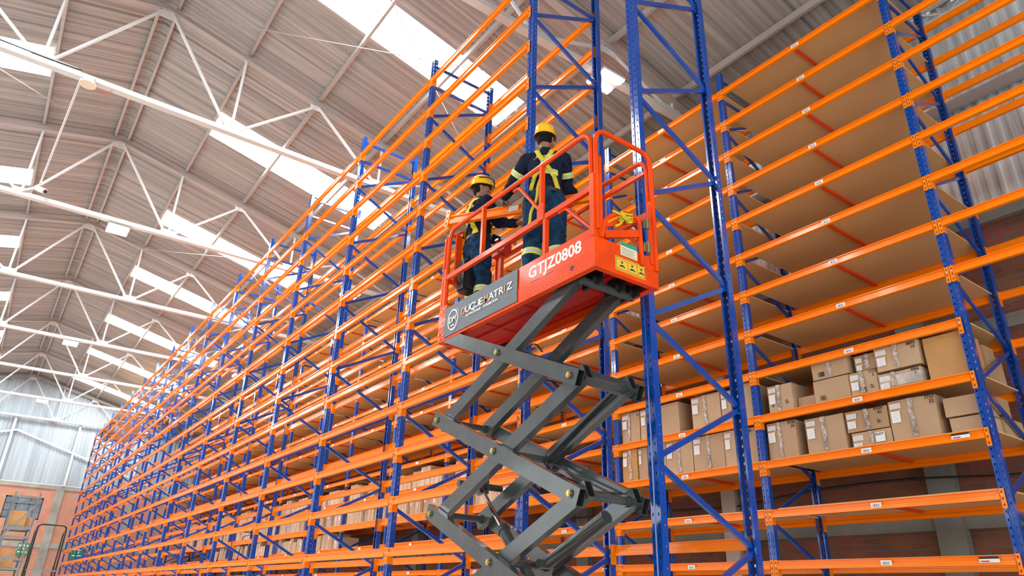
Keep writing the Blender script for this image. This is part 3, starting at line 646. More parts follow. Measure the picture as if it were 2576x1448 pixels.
for k, zm in enumerate(stages):
    zt, zb = zm+HS, zm-HS
    d = Vector((0, YL-YR, 2*HS)).normalized(); ext = .085
    for nm, xs in AX.items():
        for x in xs:
            m = MB()
            if nm == 'outer': a, b = Vector((x, YL, zt))+d*ext*.9, Vector((x, YR, zb))-d*ext
            else:
                d2 = Vector((0, YR-YL, 2*HS)).normalized(); a, b = Vector((x, YR, zt))+d2*ext*(1 if k else .3), Vector((x, YL, zb))-d2*ext*.9
            rect_tube(m, a, b, .066, .125); m.build('scissor_arm', [GREY, GREY_IN], lift)
    for x, sx in ((LX0+.004, -1), (LX1-.004, 1)):
        for y, z in ((YR, zb), ((YR+YL)/2, zm), (YL, zb)):
            m = MB(); hexbolt(m, x, y, z, sx); m.build('pivot_bolt', [BRASS, GREY], lift)
    for y, z, nm in ((YR, zb, 'cross_shaft'), (YL, zb, 'cross_shaft'), ((YR+YL)/2, zm, 'cross_shaft')):
        m = MB(); m.tube((AX['inner'][0]+.03, y, z), (AX['inner'][1]-.03, y, z), .030, 20)
        for x in (AX['inner'][0]+.035, AX['inner'][1]-.06): m.tube((x, y, z), (x+.03, y, z), .042, 20)
        m.build(nm, GREY, lift)
# lift cylinders
cl = MB(); cl.tube((-.56, 5.42, .95), (-.56, 4.98, .50), .020, 20); cy1 = cl.build('cylinder_rod', CHROME, lift)
cl = MB(); cl.tube((-.56, 5.02, .54), (-.56, 4.45, -.04), .048, 24); cl.tube((-.56, 5.03, .55), (-.56, 5.0, .52), .054, 24); cl.build('cylinder_barrel', GREY, lift)
cl = MB(); cl.tube((-.47, 4.52, .28), (-.47, 3.86, .57), .05, 20); cl.tube((-.55, 4.55, .265), (-.40, 4.55, .265), .035, 16); cl.build('cylinder_barrel', GREY, lift)
cl = MB(); cl.tube((AX['inner'][0], 5.40, .93), (AX['inner'][1], 5.40, .93), .03, 16)
cl.box((-.61, 5.33, .86), (-.595, 5.5, 1.0)); cl.box((-.525, 5.33, .86), (-.51, 5.5, 1.0)); cl.build('cylinder_mount', GREY, lift)
hs = MB()
for dx in (0, .02):
    hs.path([(-.40+dx, 3.8, .74), (-.41+dx, 4.3, .80), (-.40+dx, 4.72, 1.06), (-.39+dx, 4.2, 1.33), (-.40+dx, 3.85, 1.49)], .008, 6, .15)
    hs.path([(-.375+dx, 3.85, .72), (-.37+dx, 4.3, .965-.05), (-.37+dx, 4.7, 1.15-.05)], .007, 6, .1)
hs.build('hydraulic_hose', BLACK, lift); hs = MB()
hs.path([(-.5, 4.75, 1.97), (-.5, 4.9, 2.08), (-.47, 4.75, 2.15), (-.48, 4.62, 2.02)], .007, 6, .08)
hs.build('hydraulic_hose', BLACK, lift)
# chassis
m = MB(); m.box((LX0-.02, 3.40, -1.32), (LX1+.02, 5.85, -.98)); m.build('chassis', LIFT_O, lift, bevel=.02)
for x in (LX0+.02, LX1-.02):
    for y in (3.72, 5.5): MB().tube((x-.06, y, -1.34), (x+.06, y, -1.34), .16, 28).build('wheel', BLACK, lift)
# top roller shaft and pads
m = MB(); m.tube((LX0+.08, 3.70, 2.29), (LX1-.06, 3.70, 2.29), .034, 20); m.build('roller_shaft', GREY, lift)
for x in (-.70, -.46, -.30):
    m = MB(); m.box((x-.012, 3.60, 2.27), (x+.012, 3.82, 2.40)); m.tube((x-.05, 3.70, 2.33), (x+.02, 3.70, 2.33), .055, 18); m.build('roller_bracket', BLACKM, lift)
# deck
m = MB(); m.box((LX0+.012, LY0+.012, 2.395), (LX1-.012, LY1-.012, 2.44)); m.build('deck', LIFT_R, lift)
m = MB()
for x in (-.80, -.56, -.32): m.box((x-.018, LY0+.05, 2.372), (x+.018, LY1-.05, 2.396))
for y in (3.95, 4.6, 5.2): m.box((LX0+.03, y-.012, 2.384), (LX1-.03, y+.012, 2.396))
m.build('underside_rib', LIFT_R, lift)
m = MB(); T = .012
m.box((LX0, LY0, LZ), (LX0+T, LY1, 2.436)); m.box((LX1-T, LY0, LZ), (LX1, LY1, 2.436)); m.box((LX0+T, LY0+.0005, LZ), (LX1-T, LY0+T, 2.436)); m.box((LX0+T, LY1-T, LZ), (LX1-T, LY1-.0005, 2.436))
m.box((LX0+T, LY0+T, LZ+.001), (LX0+.055, LY1-T, LZ+.008)); m.box((LX1-.055, LY0+T, LZ+.001), (LX1-T, LY1-T, LZ+.008)); m.box((LX0+.055, LY0+T, LZ+.001), (LX1-.055, LY0+.05, LZ+.008)); m.box((LX0+.055, LY1-.05, LZ+.001), (LX1-.055, LY1-T, LZ+.008))
m.build('platform_skirt', LIFT_O, lift)
# raised tread lozenges on the near side of the skirt
m = MB(); y = LY0+.02; j = 0
while y < LY1-.02:
    for r in range(5):
        z = LZ+.018+r*.026; s = 1 if (j+r) % 2 else -1
        a = Vector((LX0, y, z)); u = Vector((0, s*.7071, .7071)); v = Vector((0, -.7071*s, .7071)); Lh, Wd, Hh = .011, .0035, Vector((-.0028, 0, 0))
        m.add([a-u*Lh, a+u*Lh, a-v*Wd, a+v*Wd, a+Hh-u*Lh*.45, a+Hh+u*Lh*.45], [(0, 2, 4), (2, 1, 5, 4), (1, 3, 5), (3, 0, 4, 5)], False)
    y += .026; j += 1
m.build('tread_pattern', LIFT_O, lift)
m = MB(); yy = LY0
m.box((LX0+.003, LY0+.009, 2.437), (LX0+.011, LY1-.009, 2.635)); m.box((LX1-.011, LY0+.009, 2.437), (LX1-.003, LY1-.009, 2.63)); m.box((LX0+.002, LY0+.001, 2.437), (LX1-.002, LY0+.008, 2.56)); m.box((LX0+.002, LY1-.008, 2.437), (LX1-.002, LY1-.001, 2.63))
m.box((LX0+.0015, LY0-.002, 2.44), (LX0+.05, LY0+.0005, 2.66)); m.build('toe_board', LIFT_O, lift)
text('GTJZ0808', .145, facing((LX0+.0015, 4.285, 2.480), *NX), 'painted_lettering', WHITE_INK, lift, bold=.003, depth=.0004, sx=1.10, spacing=1.0)
m = MB(); m.tube((LX0-.001, 3.72, 2.375), (LX0+.002, 3.72, 2.375), .022, 20); m.build('round_hole', HOLE, lift)
m = MB()
for a, b in ((3.95, 4.05), (4.12, 4.25)): m.box((LX0-.0006, a, 2.4335), (LX0+.002, b, 2.4385))
m.build('seam_gap', HOLE, lift)
# vinyl banner with slight ripples
m = MB(); NYb, NZb = 60, 12; by0, by1, bz0, bz1 = 4.43, 5.64, 2.325, 2.632
vs = []
for i in range(NYb+1):
    for j in range(NZb+1):
        y = by0+(by1-by0)*i/NYb; z = bz0+(bz1-bz0)*j/NZb; n = noise.noise(Vector((y*9+z*6, z*14, 0)))*.0022*(1+1.2*(1-j/NZb)); vs.append((LX0-.0075-abs(n), y, z))
fs = [(i*(NZb+1)+j, i*(NZb+1)+j+1, (i+1)*(NZb+1)+j+1, (i+1)*(NZb+1)+j) for i in range(NYb) for j in range(NZb)]
m.add(vs, fs, True); m.box((LX0-.005, by0, bz0), (LX0-.001, by1, bz1))
ban = m.build('company_banner', BANNER, lift)
BX = LX0-.0130
yy = 5.335
for ch, mt_ in zip('DUQUEMATRIZ', (TAN_INK, WHITE_INK, WHITE_INK, WHITE_INK, WHITE_INK, TAN_INK, WHITE_INK, WHITE_INK, WHITE_INK, TAN_INK, WHITE_INK)):
    wd = .045 if ch == 'I' else .079
    text(ch, .098, facing((BX, yy, 2.470), *NX), 'banner_lettering', mt_, ban, bold=.001, sx=1.28 if ch not in 'IM' else 1.05); yy -= wd
MB().box((BX-.0008, 4.565, 2.44), (BX, 4.572, 2.475)).build('banner_mark', TAN_INK, ban)
text('ALMACENAJE - EXHIBICION', .034, facing((BX, 5.235, 2.425), *NX), 'banner_lettering', WHITE_INK, ban, bold=.0006, sx=1.12, spacing=1.12)
m = MB()
def ring(m, cy_, cz_, ry, rz_, th, a0=0, a1=360, n=48):
    A = [math.radians(a0+(a1-a0)*i/n) for i in range(n+1)]; vs = []
    for a in A:
        vs += [(BX, cy_+ry*math.cos(a), cz_+rz_*math.sin(a)), (BX, cy_+(ry-th)*math.cos(a), cz_+(rz_-th)*math.sin(a))]
    m.add(vs, [(2*i, 2*i+2, 2*i+3, 2*i+1) for i in range(n)])
ring(m, 5.475, 2.470, .092, .108, .014); ring(m, 5.462, 2.474, .098, .118, .004, 120, 330); m.box((BX-.0005, 5.445, 2.405), (BX, 5.505, 2.418)); m.build('banner_logo', WHITE_INK, ban)
text('DM', .088, facing((BX-.001, 5.542, 2.443), *NX), 'banner_lettering', WHITE_INK, ban, bold=.001, sx=.95)
# guard rails
R_ = .021
def rail(name, pts, r=R_, bend=.12): return MB().path(pts, r, 10, bend).build(name, LIFT_O, lift)
xn, xf = LX0+.022, LX1-.022
rail('top_rail', [(xn, 3.50, 2.62), (xn, 3.50, 3.555), (xn, 5.70, 3.555), (xn, 5.70, 2.62)], bend=.14)
rail('top_rail', [(xf, 3.50, 2.62), (xf, 3.50, 3.555), (xf, 5.70, 3.555), (xf, 5.70, 2.62)], bend=.14)
rail('end_rail', [(xn+.01, 3.455, 2.62), (xn+.01, 3.455, 3.565), (xf, 3.455, 3.565), (xf, 3.455, 2.45)], bend=.13)
rail('end_rail', [(xn, 5.76, 2.62), (xn, 5.76, 3.555), (xf, 5.76, 3.555), (xf, 5.76, 2.62)], bend=.13)
for x in (xn, xf):
    m = MB(); m.bar((x, 3.49, 3.0), (x, 5.76, 3.0), .036, .05); m.build('mid_rail', LIFT_O, lift)
m = MB(); m.bar((xf, 3.52, 3.42), (xf, 5.6, 3.42), .03, .03); m.build('mid_rail', LIFT_O, lift)
m = MB(); m.bar((xn, 5.755, 3.0), (xf, 5.755, 3.0), .03, .04); m.build('mid_rail', LIFT_O, lift)
for x in (xn, xf):
    for (y, z0, z1) in ((4.14, 3.026, 3.55), (4.08, 2.6, 2.974), (5.06, 3.026, 3.55)):
        m = MB(); m.bar((x, y, z0), (x, y, z1), .033, .042, up=(1, 0, 0)); m.build('rail_post', LIFT_O, lift)
    m = MB(); m.box((x-.026, 4.085, 2.98), (x-.0215, 4.175, 3.14)); m.tube((x-.03, 4.11, 3.10), (x-.024, 4.11, 3.10), .012, 10); m.build('hinge_bracket', LIFT_O, lift)
    MB().path([(x+.01, 4.58, 3.50), (x+.012, 4.50, 3.505), (x+.012, 4.16, 3.09)], .016, 8, .06).build('folding_strut', LIFT_O, lift)
    MB().path([(x+.01, 3.92, 2.97), (x+.012, 3.84, 2.985), (x+.012, 3.51, 2.64)], .016, 8, .06).build('folding_strut', LIFT_O, lift)
m = MB()
m.box((LX0-.004, LY0-.006, 2.56), (LX0+.040, LY0+.035, 3.12)); m.box((LX0+.046, LY0-.012, 2.56), (LX0+.085, LY0-.004, 3.30)); m.build('corner_post', LIFT_O, lift)
m = MB(); m.box((LX1-.045, LY0-.004, 2.5), (LX1+.0, LY0+.035, 3.10)); m.box((LX1-.085, LY0-.010, 2.5), (LX1-.055, LY0-.002, 3.05)); m.build('corner_post', LIFT_O, lift)
m = MB(); m.box((LX0+.0, 5.69, 2.6), (LX0+.04, 5.73, 3.1)); m.box((LX0-.003, 5.62, 2.45), (LX0+.004, 5.755, 2.68)); m.build('corner_post', LIFT_O, lift)
m = MB(); m.path([(-.835, 3.45, 2.56), (-.80, 3.45, 2.74), (-.60, 3.45, 2.865), (-.415, 3.45, 2.885), (-.405, 3.45, 2.45)], .019, 10, .09); m.build('entry_gate', LIFT_O, lift)
m = MB(); m.bar((-.80, 3.46, 2.60), (-.40, 3.46, 2.74), .03, .06); m.bar((-.80, 3.47, 2.68), (-.26, 3.47, 2.93), .025, .03); m.build('gate_bar', LIFT_O, lift)
for z in (2.58, 2.80):
    m = MB(); m.tube((-.335, 3.44, z), (-.335, 3.44, z+.10), .014, 12); m.box((-.37, 3.446, z+.01), (-.30, 3.452, z+.09)); m.build('gate_hinge', mat('hinge_steel', (.3, .25, .12), .4, .7), lift)
m = MB(); kr = random.Random(5); c0 = Vector((-.585, 3.435, 2.80))
for k in range(7):
    P_ = [c0+Vector((kr.uniform(-.07, .07), kr.uniform(-.03, .01), kr.uniform(-.04, .05))) for _ in range(4)]
    m.path([c0]+P_, .007, 7, .02)
m.path([(-.72, 3.44, 2.83), (-.65, 3.43, 2.82), (-.60, 3.435, 2.80), (-.66, 3.43, 2.72), (-.70, 3.44, 2.70)], .010, 8, .02); m.build('yellow_strap_knot', STRAP, lift)
bolts = MB()
for z in (2.60, 2.70, 2.9, 3.08): bolts.tube((-.865, 3.448, z), (-.865, 3.44, z), .008, 8); bolts.tube((-.24, 3.448, z), (-.24, 3.44, z), .008, 8)
for y, z in ((5.70, 2.62), (5.66, 2.64), (5.70, 2.50), (5.64, 2.52), (5.73, 2.38), (5.66, 2.36), (5.72, 2.33)): bolts.tube((LX0-.002, y, z), (LX0-.010, y, z), .010, 8)
bolts.build('bolt', BRASS, lift)
# stickers on the near end
m = MB(); m.box((-.69, LY0-.002, 2.335), (-.37, LY0, 2.455)); m.mi = 1
for a, b, c, d_ in ((-.682, -.378, 2.341, 2.344), (-.682, -.378, 2.446, 2.449), (-.682, -.679, 2.341, 2.449), (-.381, -.378, 2.341, 2.449), (-.56, -.557, 2.355, 2.43), (-.46, -.457, 2.355, 2.43), (-.682, -.378, 2.353, 2.355), (-.682, -.378, 2.43, 2.432)): m.box((a, LY0-.003, c), (b, LY0-.002, d_))
for x in (-.65, -.54, -.44): m.box((x, LY0-.003, 2.375), (x+.06, LY0-.002, 2.382)); m.box((x+.015, LY0-.003, 2.382), (x+.045, LY0-.002, 2.39)); m.tube((x+.01, LY0-.003, 2.371), (x+.01, LY0-.002, 2.371), .004, 8); m.tube((x+.05, LY0-.003, 2.371), (x+.05, LY0-.002, 2.371), .004, 8); m.box((x+.02, LY0-.003, 2.405), (x+.04, LY0-.002, 2.42))
m.build('weight_diagram_sticker', [YSTICK, INK], lift)
m = MB(); m.box((-.63, LY0-.002, 2.48), (-.45, LY0, 2.60)); m.mi = 1; m.box((-.63, LY0-.003, 2.565), (-.45, LY0-.002, 2.60)); m.mi = 2
for k in range(5): m.box((-.62, LY0-.003, 2.49+k*.014), (-.47-.02*(k % 2), LY0-.002, 2.493+k*.014))
m.build('inspection_certificate', [mat('cream_paper', (.75, .72, .5), .6), mat('teal_print', (.02, .3, .2), .5), INK], lift)
# cabinet, documents case and control box at the far end
m = MB(); m.path([(-.80, 5.70, 2.98), (-.80, 5.70, 3.60), (-.56, 5.70, 3.60), (-.56, 5.70, 2.98)], .014, 8, .12); m.box((-.80, 5.69, 2.98), (-.56, 5.705, 3.53)); m.box((-.74, 5.69, 3.5), (-.62, 5.705, 3.60)); m.build('back_plate', LIFT_O, lift)
m = MB(); m.box((-.735, 5.684, 3.33), (-.58, 5.69, 3.51)); m.mi = 1; m.box((-.725, 5.682, 3.34), (-.59, 5.684, 3.345)); m.box((-.725, 5.682, 3.495), (-.59, 5.684, 3.50)); m.box((-.70, 5.682, 3.40), (-.62, 5.684, 3.42)); m.box((-.69, 5.682, 3.42), (-.63, 5.684, 3.46)); m.build('warning_sticker', [mat('orange_sticker', (.85, .3, .02), .5), INK], lift)
m = MB(); m.box((-.735, 5.684, 3.19), (-.58, 5.69, 3.32)); m.mi = 1
m.add([(-.725, 5.683, 3.21), (-.665, 5.683, 3.21), (-.695, 5.683, 3.29)], [(0, 1, 2)]); m.mi = 0; m.add([(-.712, 5.682, 3.218), (-.678, 5.682, 3.218), (-.695, 5.682, 3.265)], [(0, 1, 2)]); m.mi = 1; m.box((-.66, 5.683, 3.205), (-.657, 5.684, 3.305)); m.build('hazard_sticker', [YSTICK, INK], lift)
m = MB(); m.box((-.80, 5.50, 2.84), (-.55, 5.66, 3.20)); m.build('document_case', BLACK, lift, bevel=.02)
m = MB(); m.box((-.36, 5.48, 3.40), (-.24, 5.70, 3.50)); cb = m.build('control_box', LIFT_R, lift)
m = MB(); m.box((-.37, 5.49, 3.50), (-.25, 5.66, 3.54)); m.build('control_panel', BLACK, cb)
m = MB(); m.tube((-.37, 5.55, 3.53), (-.40, 5.54, 3.55), .022, 16); m.build('emergency_button', RED, cb)
m = MB(); m.box((-.37, 5.45, 3.42), (-.36, 5.51, 3.58)); m.build('side_bracket', PAPER, cb)
m = MB(); m.bar((-.30, 5.58, 2.44), (-.30, 5.58, 3.40), .04, .04, up=(0, 1, 0)); m.build('control_post', LIFT_O, lift)

# ------------------------------------------------------------------ the short beam the workers are fitting
Lp, Rp = Vector((-.87, 5.75, 3.71)), Vector((-.31, 4.05, 3.425))
hb = empty('loose_beam', (Lp+Rp)/2, 'loose orange beam held across the lift platform by the two workers', 'rack beam')
P = beam_prof(); dv = (Lp-Rp).normalized(); rv = Vector((dv.y, -dv.x, 0)).normalized()
m = MB(); m.prism([(a, b-.05) for a, b in P], Rp, Lp, cap=True); m.build('beam_profile', ORANGE, hb)
upv = dv.cross(Vector((1, 0, 0))); upv = Vector((0, 0, 1))-dv*dv.z; upv.normalize()
for nm, E_, s in (('end_plate', Lp, 1), ('end_plate', Rp, -1)):
    m = MB(); A = E_+dv*s*.024; m.prism([(-.006+.0, -.09), (.0, -.09), (.0, .11), (-.006, .11)], A-dv*.024+rv*0, A+dv*.024)
    q = MB(); base = E_
    c = E_+dv*s*.022-upv*.0
    m = MB(); m.prism([(-.030, -.09), (-.024, -.09), (-.024, .11), (-.030, .11)], c-dv*.024, c+dv*.024); m.prism([(-.030, -.09), (.035, -.09), (.035, .11), (-.030, .11)], E_-dv*.003, E_+dv*.003); m.mi = 1
    for dz in (-.05, .01, .075): m.prism([(-.0312, dz-.012), (-.030, dz-.012), (-.030, dz+.012), (-.0312, dz+.012)], c-dv*.006, c+dv*.006)
    m.build(nm, [ORANGE, HOLE], hb)
mid = Rp+(Lp-Rp)*.52; m = MB(); m.prism([(-.0262, -.03), (-.0245, -.03), (-.0245, .03), (-.0262, .03)], mid-dv*.06, mid+dv*.06); m.build('barcode_label', PAPER, hb)

# ------------------------------------------------------------------ people
def capsule(m, a, ra, b, rb, n=20, flat=None, ax=None):
    a, b = Vector(a), Vector(b); d = (b-a); ln = d.length
    d = d.normalized() if ln > 1e-6 else Vector((0, 0, 1))
    ref = Vector(ax) if ax is not None else (Vector((1, 0, 0)) if abs(d.x) < .9 else Vector((0, 1, 0)))
    r = (ref-d*ref.dot(d)).normalized(); u = d.cross(r); fl = flat or 1; rings = []
    for i in range(7): t = -math.pi/2+math.pi/2*i/6; rings.append((a+d*ra*math.sin(t)*min(1, fl+.2), ra*max(.02, math.cos(t))))
    for i in range(7): t = math.pi/2*i/6; rings.append((b+d*rb*math.sin(t)*min(1, fl+.2), rb*max(.02, math.cos(t))))
    vs = [c+r*math.cos(2*math.pi*k/n)*R+u*math.sin(2*math.pi*k/n)*R*fl for c, R in rings for k in range(n)]
    fs = [(i*n+k, i*n+(k+1) % n, (i+1)*n+(k+1) % n, (i+1)*n+k) for i in range(len(rings)-1) for k in range(n)]
    m.add(vs, fs, True); m.add(vs, [tuple(range(n))[::-1], tuple(range((len(rings)-1)*n, len(rings)*n))])
def remesh(m, voxel, smooth=3, disp=0, dscale=.06, seed=0):
    me = m.mesh('tmp', [SKIN]); o = D.objects.new('tmp', me); COL.objects.link(o)
    r = o.modifiers.new('r', 'REMESH'); r.mode = 'VOXEL'; r.voxel_size = voxel; r.use_smooth_shade = True
    s = o.modifiers.new('s', 'SMOOTH'); s.factor = .5; s.iterations = smooth
    me2 = D.meshes.new_from_object(o.evaluated_get(bpy.context.evaluated_depsgraph_get())); D.objects.remove(o); D.meshes.remove(me)
    if disp:
        me2.update(); ns = [v.normal.copy() for v in me2.vertices]
        for v, n in zip(me2.vertices, ns):
            c = v.co/dscale; q = noise.noise(Vector((c.x+seed, c.y, c.z*1.6)))+.5*noise.noise(Vector((c.x*2.3, c.y*2.3+seed, c.z*3)))
            v.co += n*disp*(1-abs(q)*2.2)
    me2.polygons.foreach_set('use_smooth', [True]*len(me2.polygons)); return me2
def put(me, name, mt_, parent):
    base = ORG[parent.name]; 
    for v in me.vertices: v.co -= base
    me.materials.clear(); me.materials.append(mt_); me.name = name
    o = D.objects.new(name, me); COL.objects.link(o); o.parent = parent; ORG[o.name] = base; return o
def hand(m, wrist, d, palm_n, side, curl=.7):
    """palm with four fingers and a thumb; d = direction of the hand, palm_n = palm normal, curl closes the fingers"""
    wrist, d, pn = Vector(wrist), Vector(d).normalized(), Vector(palm_n); pn = (pn-d*pn.dot(d)).normalized(); lat = d.cross(pn)*side
    kn = wrist+d*.085
    capsule(m, wrist, .024, wrist+d*.03, .028, 14, .75, lat)
    for k in range(4):
        o = (k-1.5)*.0195; capsule(m, wrist+lat*o*.7+d*.02, .014, kn+lat*o-d*abs(k-1.2)*.004, .0115, 12)
        L1, L2, L3 = (.036, .040, .037, .028)[k], (.024, .027, .025, .020)[k], .019
        p = kn+lat*o-d*abs(k-1.2)*.004; ang = 0
        for q, LL in enumerate((L1, L2, L3)):
            ang += curl*(.85, 1.0, .8)[q]; v = d*math.cos(ang)+pn*math.sin(ang); capsule(m, p, .0098-.0008*q, p+v*LL, .0090-.0009*q, 10); p = p+v*LL
    t0 = wrist+d*.025-lat*.026; v = (d*.65-lat*.65+pn*.35).normalized(); t1 = t0+v*.045; v2 = (d*.8-lat*.15+pn*.55).normalized(); t2 = t1+v2*.032
    capsule(m, t0, .015, t1, .012, 12); capsule(m, t1, .0115, t2, .0095, 12); capsule(m, t2, .0095, t2+(v2+pn*.3).normalized()*.018, .008, 10)
def make_person(label, pos, az, S, head_az, head_pitch, arms, feet, hat_tilt, seed, goggles):
    F = Vector((math.sin(az), math.cos(az), 0)); R = Vector((math.cos(az), -math.sin(az), 0)); Z = Vector((0, 0, 1)); O = Vector((pos[0], pos[1], 2.44))
    P = lambda r, f, u: O+R*r+F*f+Z*(u*S)
    root = empty('person', O, label, 'person')
    hF = Vector((math.sin(head_az)*math.cos(head_pitch), math.cos(head_az)*math.cos(head_pitch), math.sin(head_pitch))); hR = Vector((math.cos(head_az), -math.sin(head_az), 0)); hU = hR.cross(hF)
    hc = P(0, .02, 1.625); H = lambda r, f, u: hc+hR*r+hF*f+hU*u
    sh = {-1: P(-.175, 0, 1.395), 1: P(.175, 0, 1.395)}; hip = {-1: P(-.09, 0, .92), 1: P(.09, 0, .92)}
    kn = {s: (hip[s]+feet[s][0])/2+F*.03 for s in (-1, 1)}; an = {s: feet[s][0]+Z*.09 for s in (-1, 1)}
    # body
    m = MB()
    capsule(m, P(0, 0, 1.32), .13, P(0, 0, 1.02), .12, 28, .72, R); capsule(m, P(-.13, -.01, 1.37), .06, P(.13, -.01, 1.37), .06); capsule(m, P(0, 0, .95), .13, P(0, 0, .9), .13, 28, .75, R)
    capsule(m, P(0, 0, 1.42), .052, H(0, -.02, -.07), .050)
    capsule(m, H(0, -.015, .02), .074, H(0, .0, -.015), .071, 28, 1.16, hR); capsule(m, H(0, .028, -.050), .052, H(0, .045, -.082), .034, 20)    # skull, jaw
    capsule(m, H(0, .070, .008), .010, H(0, .088, -.026), .012, 12); capsule(m, H(-.02, .072, -.058), .008, H(.02, .072, -.058), .008, 10); capsule(m, H(-.018, .070, -.068), .008, H(.018, .070, -.068), .008, 10)
    capsule(m, H(-.032, .064, .026), .010, H(.032, .064, .026), .010, 10)
    for s in (-1, 1):
        capsule(m, H(s*.072, -.005, -.005), .019, H(s*.078, -.012, .013), .018, 12, .45, hF); capsule(m, H(s*.070, 0, -.025), .010, H(s*.070, 0, -.03), .008, 10); capsule(m, H(s*.045, .06, -.015), .022, H(s*.05, .055, -.03), .02, 12)
        el, wr, hd, pn, curl = arms[s]
        capsule(m, sh[s], .050, el, .042); capsule(m, el, .042, wr, .028); hand(m, wr, hd, pn, -s, curl)
        capsule(m, hip[s], .085, kn[s], .058); capsule(m, kn[s], .058, an[s], .040); capsule(m, an[s]-F*.03-Z*.05, .035, an[s]+F*.13-Z*.06, .030)
    put(remesh(m, .0055, 3), 'body', SKIN, root)
    # eyes
    for s in (-1, 1):
        e = MB(); capsule(e, H(s*.030, .061, .006), .011, H(s*.032, .061, .006), .011, 12); put(e.mesh('e', PAPER), 'eye', PAPER, root)
        e = MB(); capsule(e, H(s*.030, .070, .006), .0045, H(s*.0305, .070, .006), .0045, 10); put(e.mesh('e', INK), 'pupil', INK, root)
    m = MB(); capsule(m, H(0, -.020, .035), .0795, H(0, -.022, .0), .0775, 28, 1.14, hR); capsule(m, H(0, -.050, -.03), .057, H(0, -.052, -.04), .050, 20, .7, hR); hm = remesh(m, .008, 2)
    bm = bmesh.new(); bm.from_mesh(hm)
    kill = [v for v in bm.verts if (v.co-hc).dot(hF) > .045 or ((v.co-hc).dot(hF) > -.02 and (v.co-hc).dot(hU) < .012) or (v.co-hc).dot(hU) < -.052]; bmesh.ops.delete(bm, geom=kill, context='VERTS'); bm.to_mesh(hm); bm.free(); put(hm, 'hair', HAIR, root)
    # shirt
    m = MB(); capsule(m, P(0, -.005, 1.34), .165, P(0, 0, 1.14), .150, 30, .74, R); capsule(m, P(0, 0, 1.14), .150, P(0, 0, 1.00), .152, 30, .80, R)
    capsule(m, P(-.12, -.012, 1.385), .075, P(.12, -.012, 1.385), .075, 20); capsule(m, P(0, -.01, 1.43), .065, P(0, -.005, 1.475), .060, 24)
    for s in (-1, 1):
        el, wr, hd, pn, curl = arms[s]; el = Vector(el); wr = Vector(wr)
        capsule(m, sh[s], .068, sh[s]+(el-sh[s])*.45, .063); capsule(m, sh[s]+(el-sh[s])*.45, .063, el, .055); capsule(m, el, .057, wr-(wr-el).normalized()*.015, .040)
    sme = remesh(m, .009, 4, .010, .085, seed); bvh = BVHTree.FromPolygons([v.co.copy() for v in sme.vertices], [tuple(p.vertices) for p in sme.polygons]); put(sme, 'long_sleeved_shirt', NAVY, root)
    # trousers, belt, boots
    m = MB(); capsule(m, P(0, 0, 1.0), .146, P(0, -.01, .92), .155, 30, .80, R)
    for s in (-1, 1): capsule(m, hip[s]+F*-.015, .108, kn[s], .078); capsule(m, kn[s], .080, an[s]+Z*.02, .068)
    tme = remesh(m, .009, 4, .014, .10, seed+9); put(tme, 'trousers', DENIM, root)
    m = MB(); capsule(m, P(0, 0, 1.005), .150, P(0, 0, .985), .152, 30, .80, R); bme = m.mesh('b', BLACK); bm = bmesh.new(); bm.from_mesh(bme)
    bmesh.ops.delete(bm, geom=[v for v in bm.verts if abs((v.co-O).dot(Z)-.997*S) > .024], context='VERTS'); bm.to_mesh(bme); bm.free(); 
    m = MB()
    for i in range(36):
        a0, a1 = 2*math.pi*i/36, 2*math.pi*(i+1)/36; q = lambda a, u, rr: P(math.cos(a)*rr, math.sin(a)*rr*.80, u)
        m.add([q(a0, .985, .170), q(a1, .985, .170), q(a1, 1.022, .168), q(a0, 1.022, .168)], [(0, 1, 2, 3)], True)
    m.build('belt', BLACK, root)
    for s in (-1, 1):
        m = MB(); capsule(m, an[s]-F*.035-Z*.045, .046, an[s]+F*.14-Z*.052, .042, 16, .9); capsule(m, an[s]-F*.02+Z*.06, .052, an[s]-F*.03-Z*.04, .046); put(remesh(m, .009, 2), 'work_boot', BLACK, root)
    # reflective bands: a lime band with a silver stripe round each sleeve and shin
    def band(a, b, t, r, w=.055):
        a, b = Vector(a), Vector(b); d = (b-a).normalized(); c = a+(b-a)*t; m = MB()
        m.tube(c-d*w/2, c+d*w/2, r, 24, r*.985); m.mi = 1; m.tube(c-d*w*.22, c+d*w*.22, r*1.02, 24); m.build('reflective_band', [HIVIS, SILVER], root)
    for s in (-1, 1):
        el = Vector(arms[s][0]); band(sh[s], el, .52, .076); band(kn[s], an[s], .14, .094, .06)
    # harness: ribbons laid on the shirt by casting inwards
    def ribbon(path, w, name, mt_, back=True, sgn=-1, off=.017):
        m = MB(); pts = []
        for (r0, u0), (r1, u1) in zip(path[:-1], path[1:]):
            for k in range(8): t = k/8; pts.append((r0+(r1-r0)*t, u0+(u1-u0)*t))
        pts.append(path[-1]); row = []
        for i, (r, u) in enumerate(pts):
            q0 = pts[max(i-1, 0)]; q1 = pts[min(i+1, len(pts)-1)]; tr, tu = q1[0]-q0[0], q1[1]-q0[1]; ll = math.hypot(tr, tu) or 1; nr, nu = -tu/ll*w/2, tr/ll*w/2; pr_ = []
            for s in (-1, 1):
                org = P(r+s*nr, sgn*.5, u+s*nu); hit = bvh.ray_cast(org, F*(-sgn)); ok = hit[0] is not None and (hit[0]-P(0, 0, 1)).dot(F)*sgn < .19; pr_.append((hit[0]+F*sgn*off) if ok else None)
            row.append(pr_)
        last = None
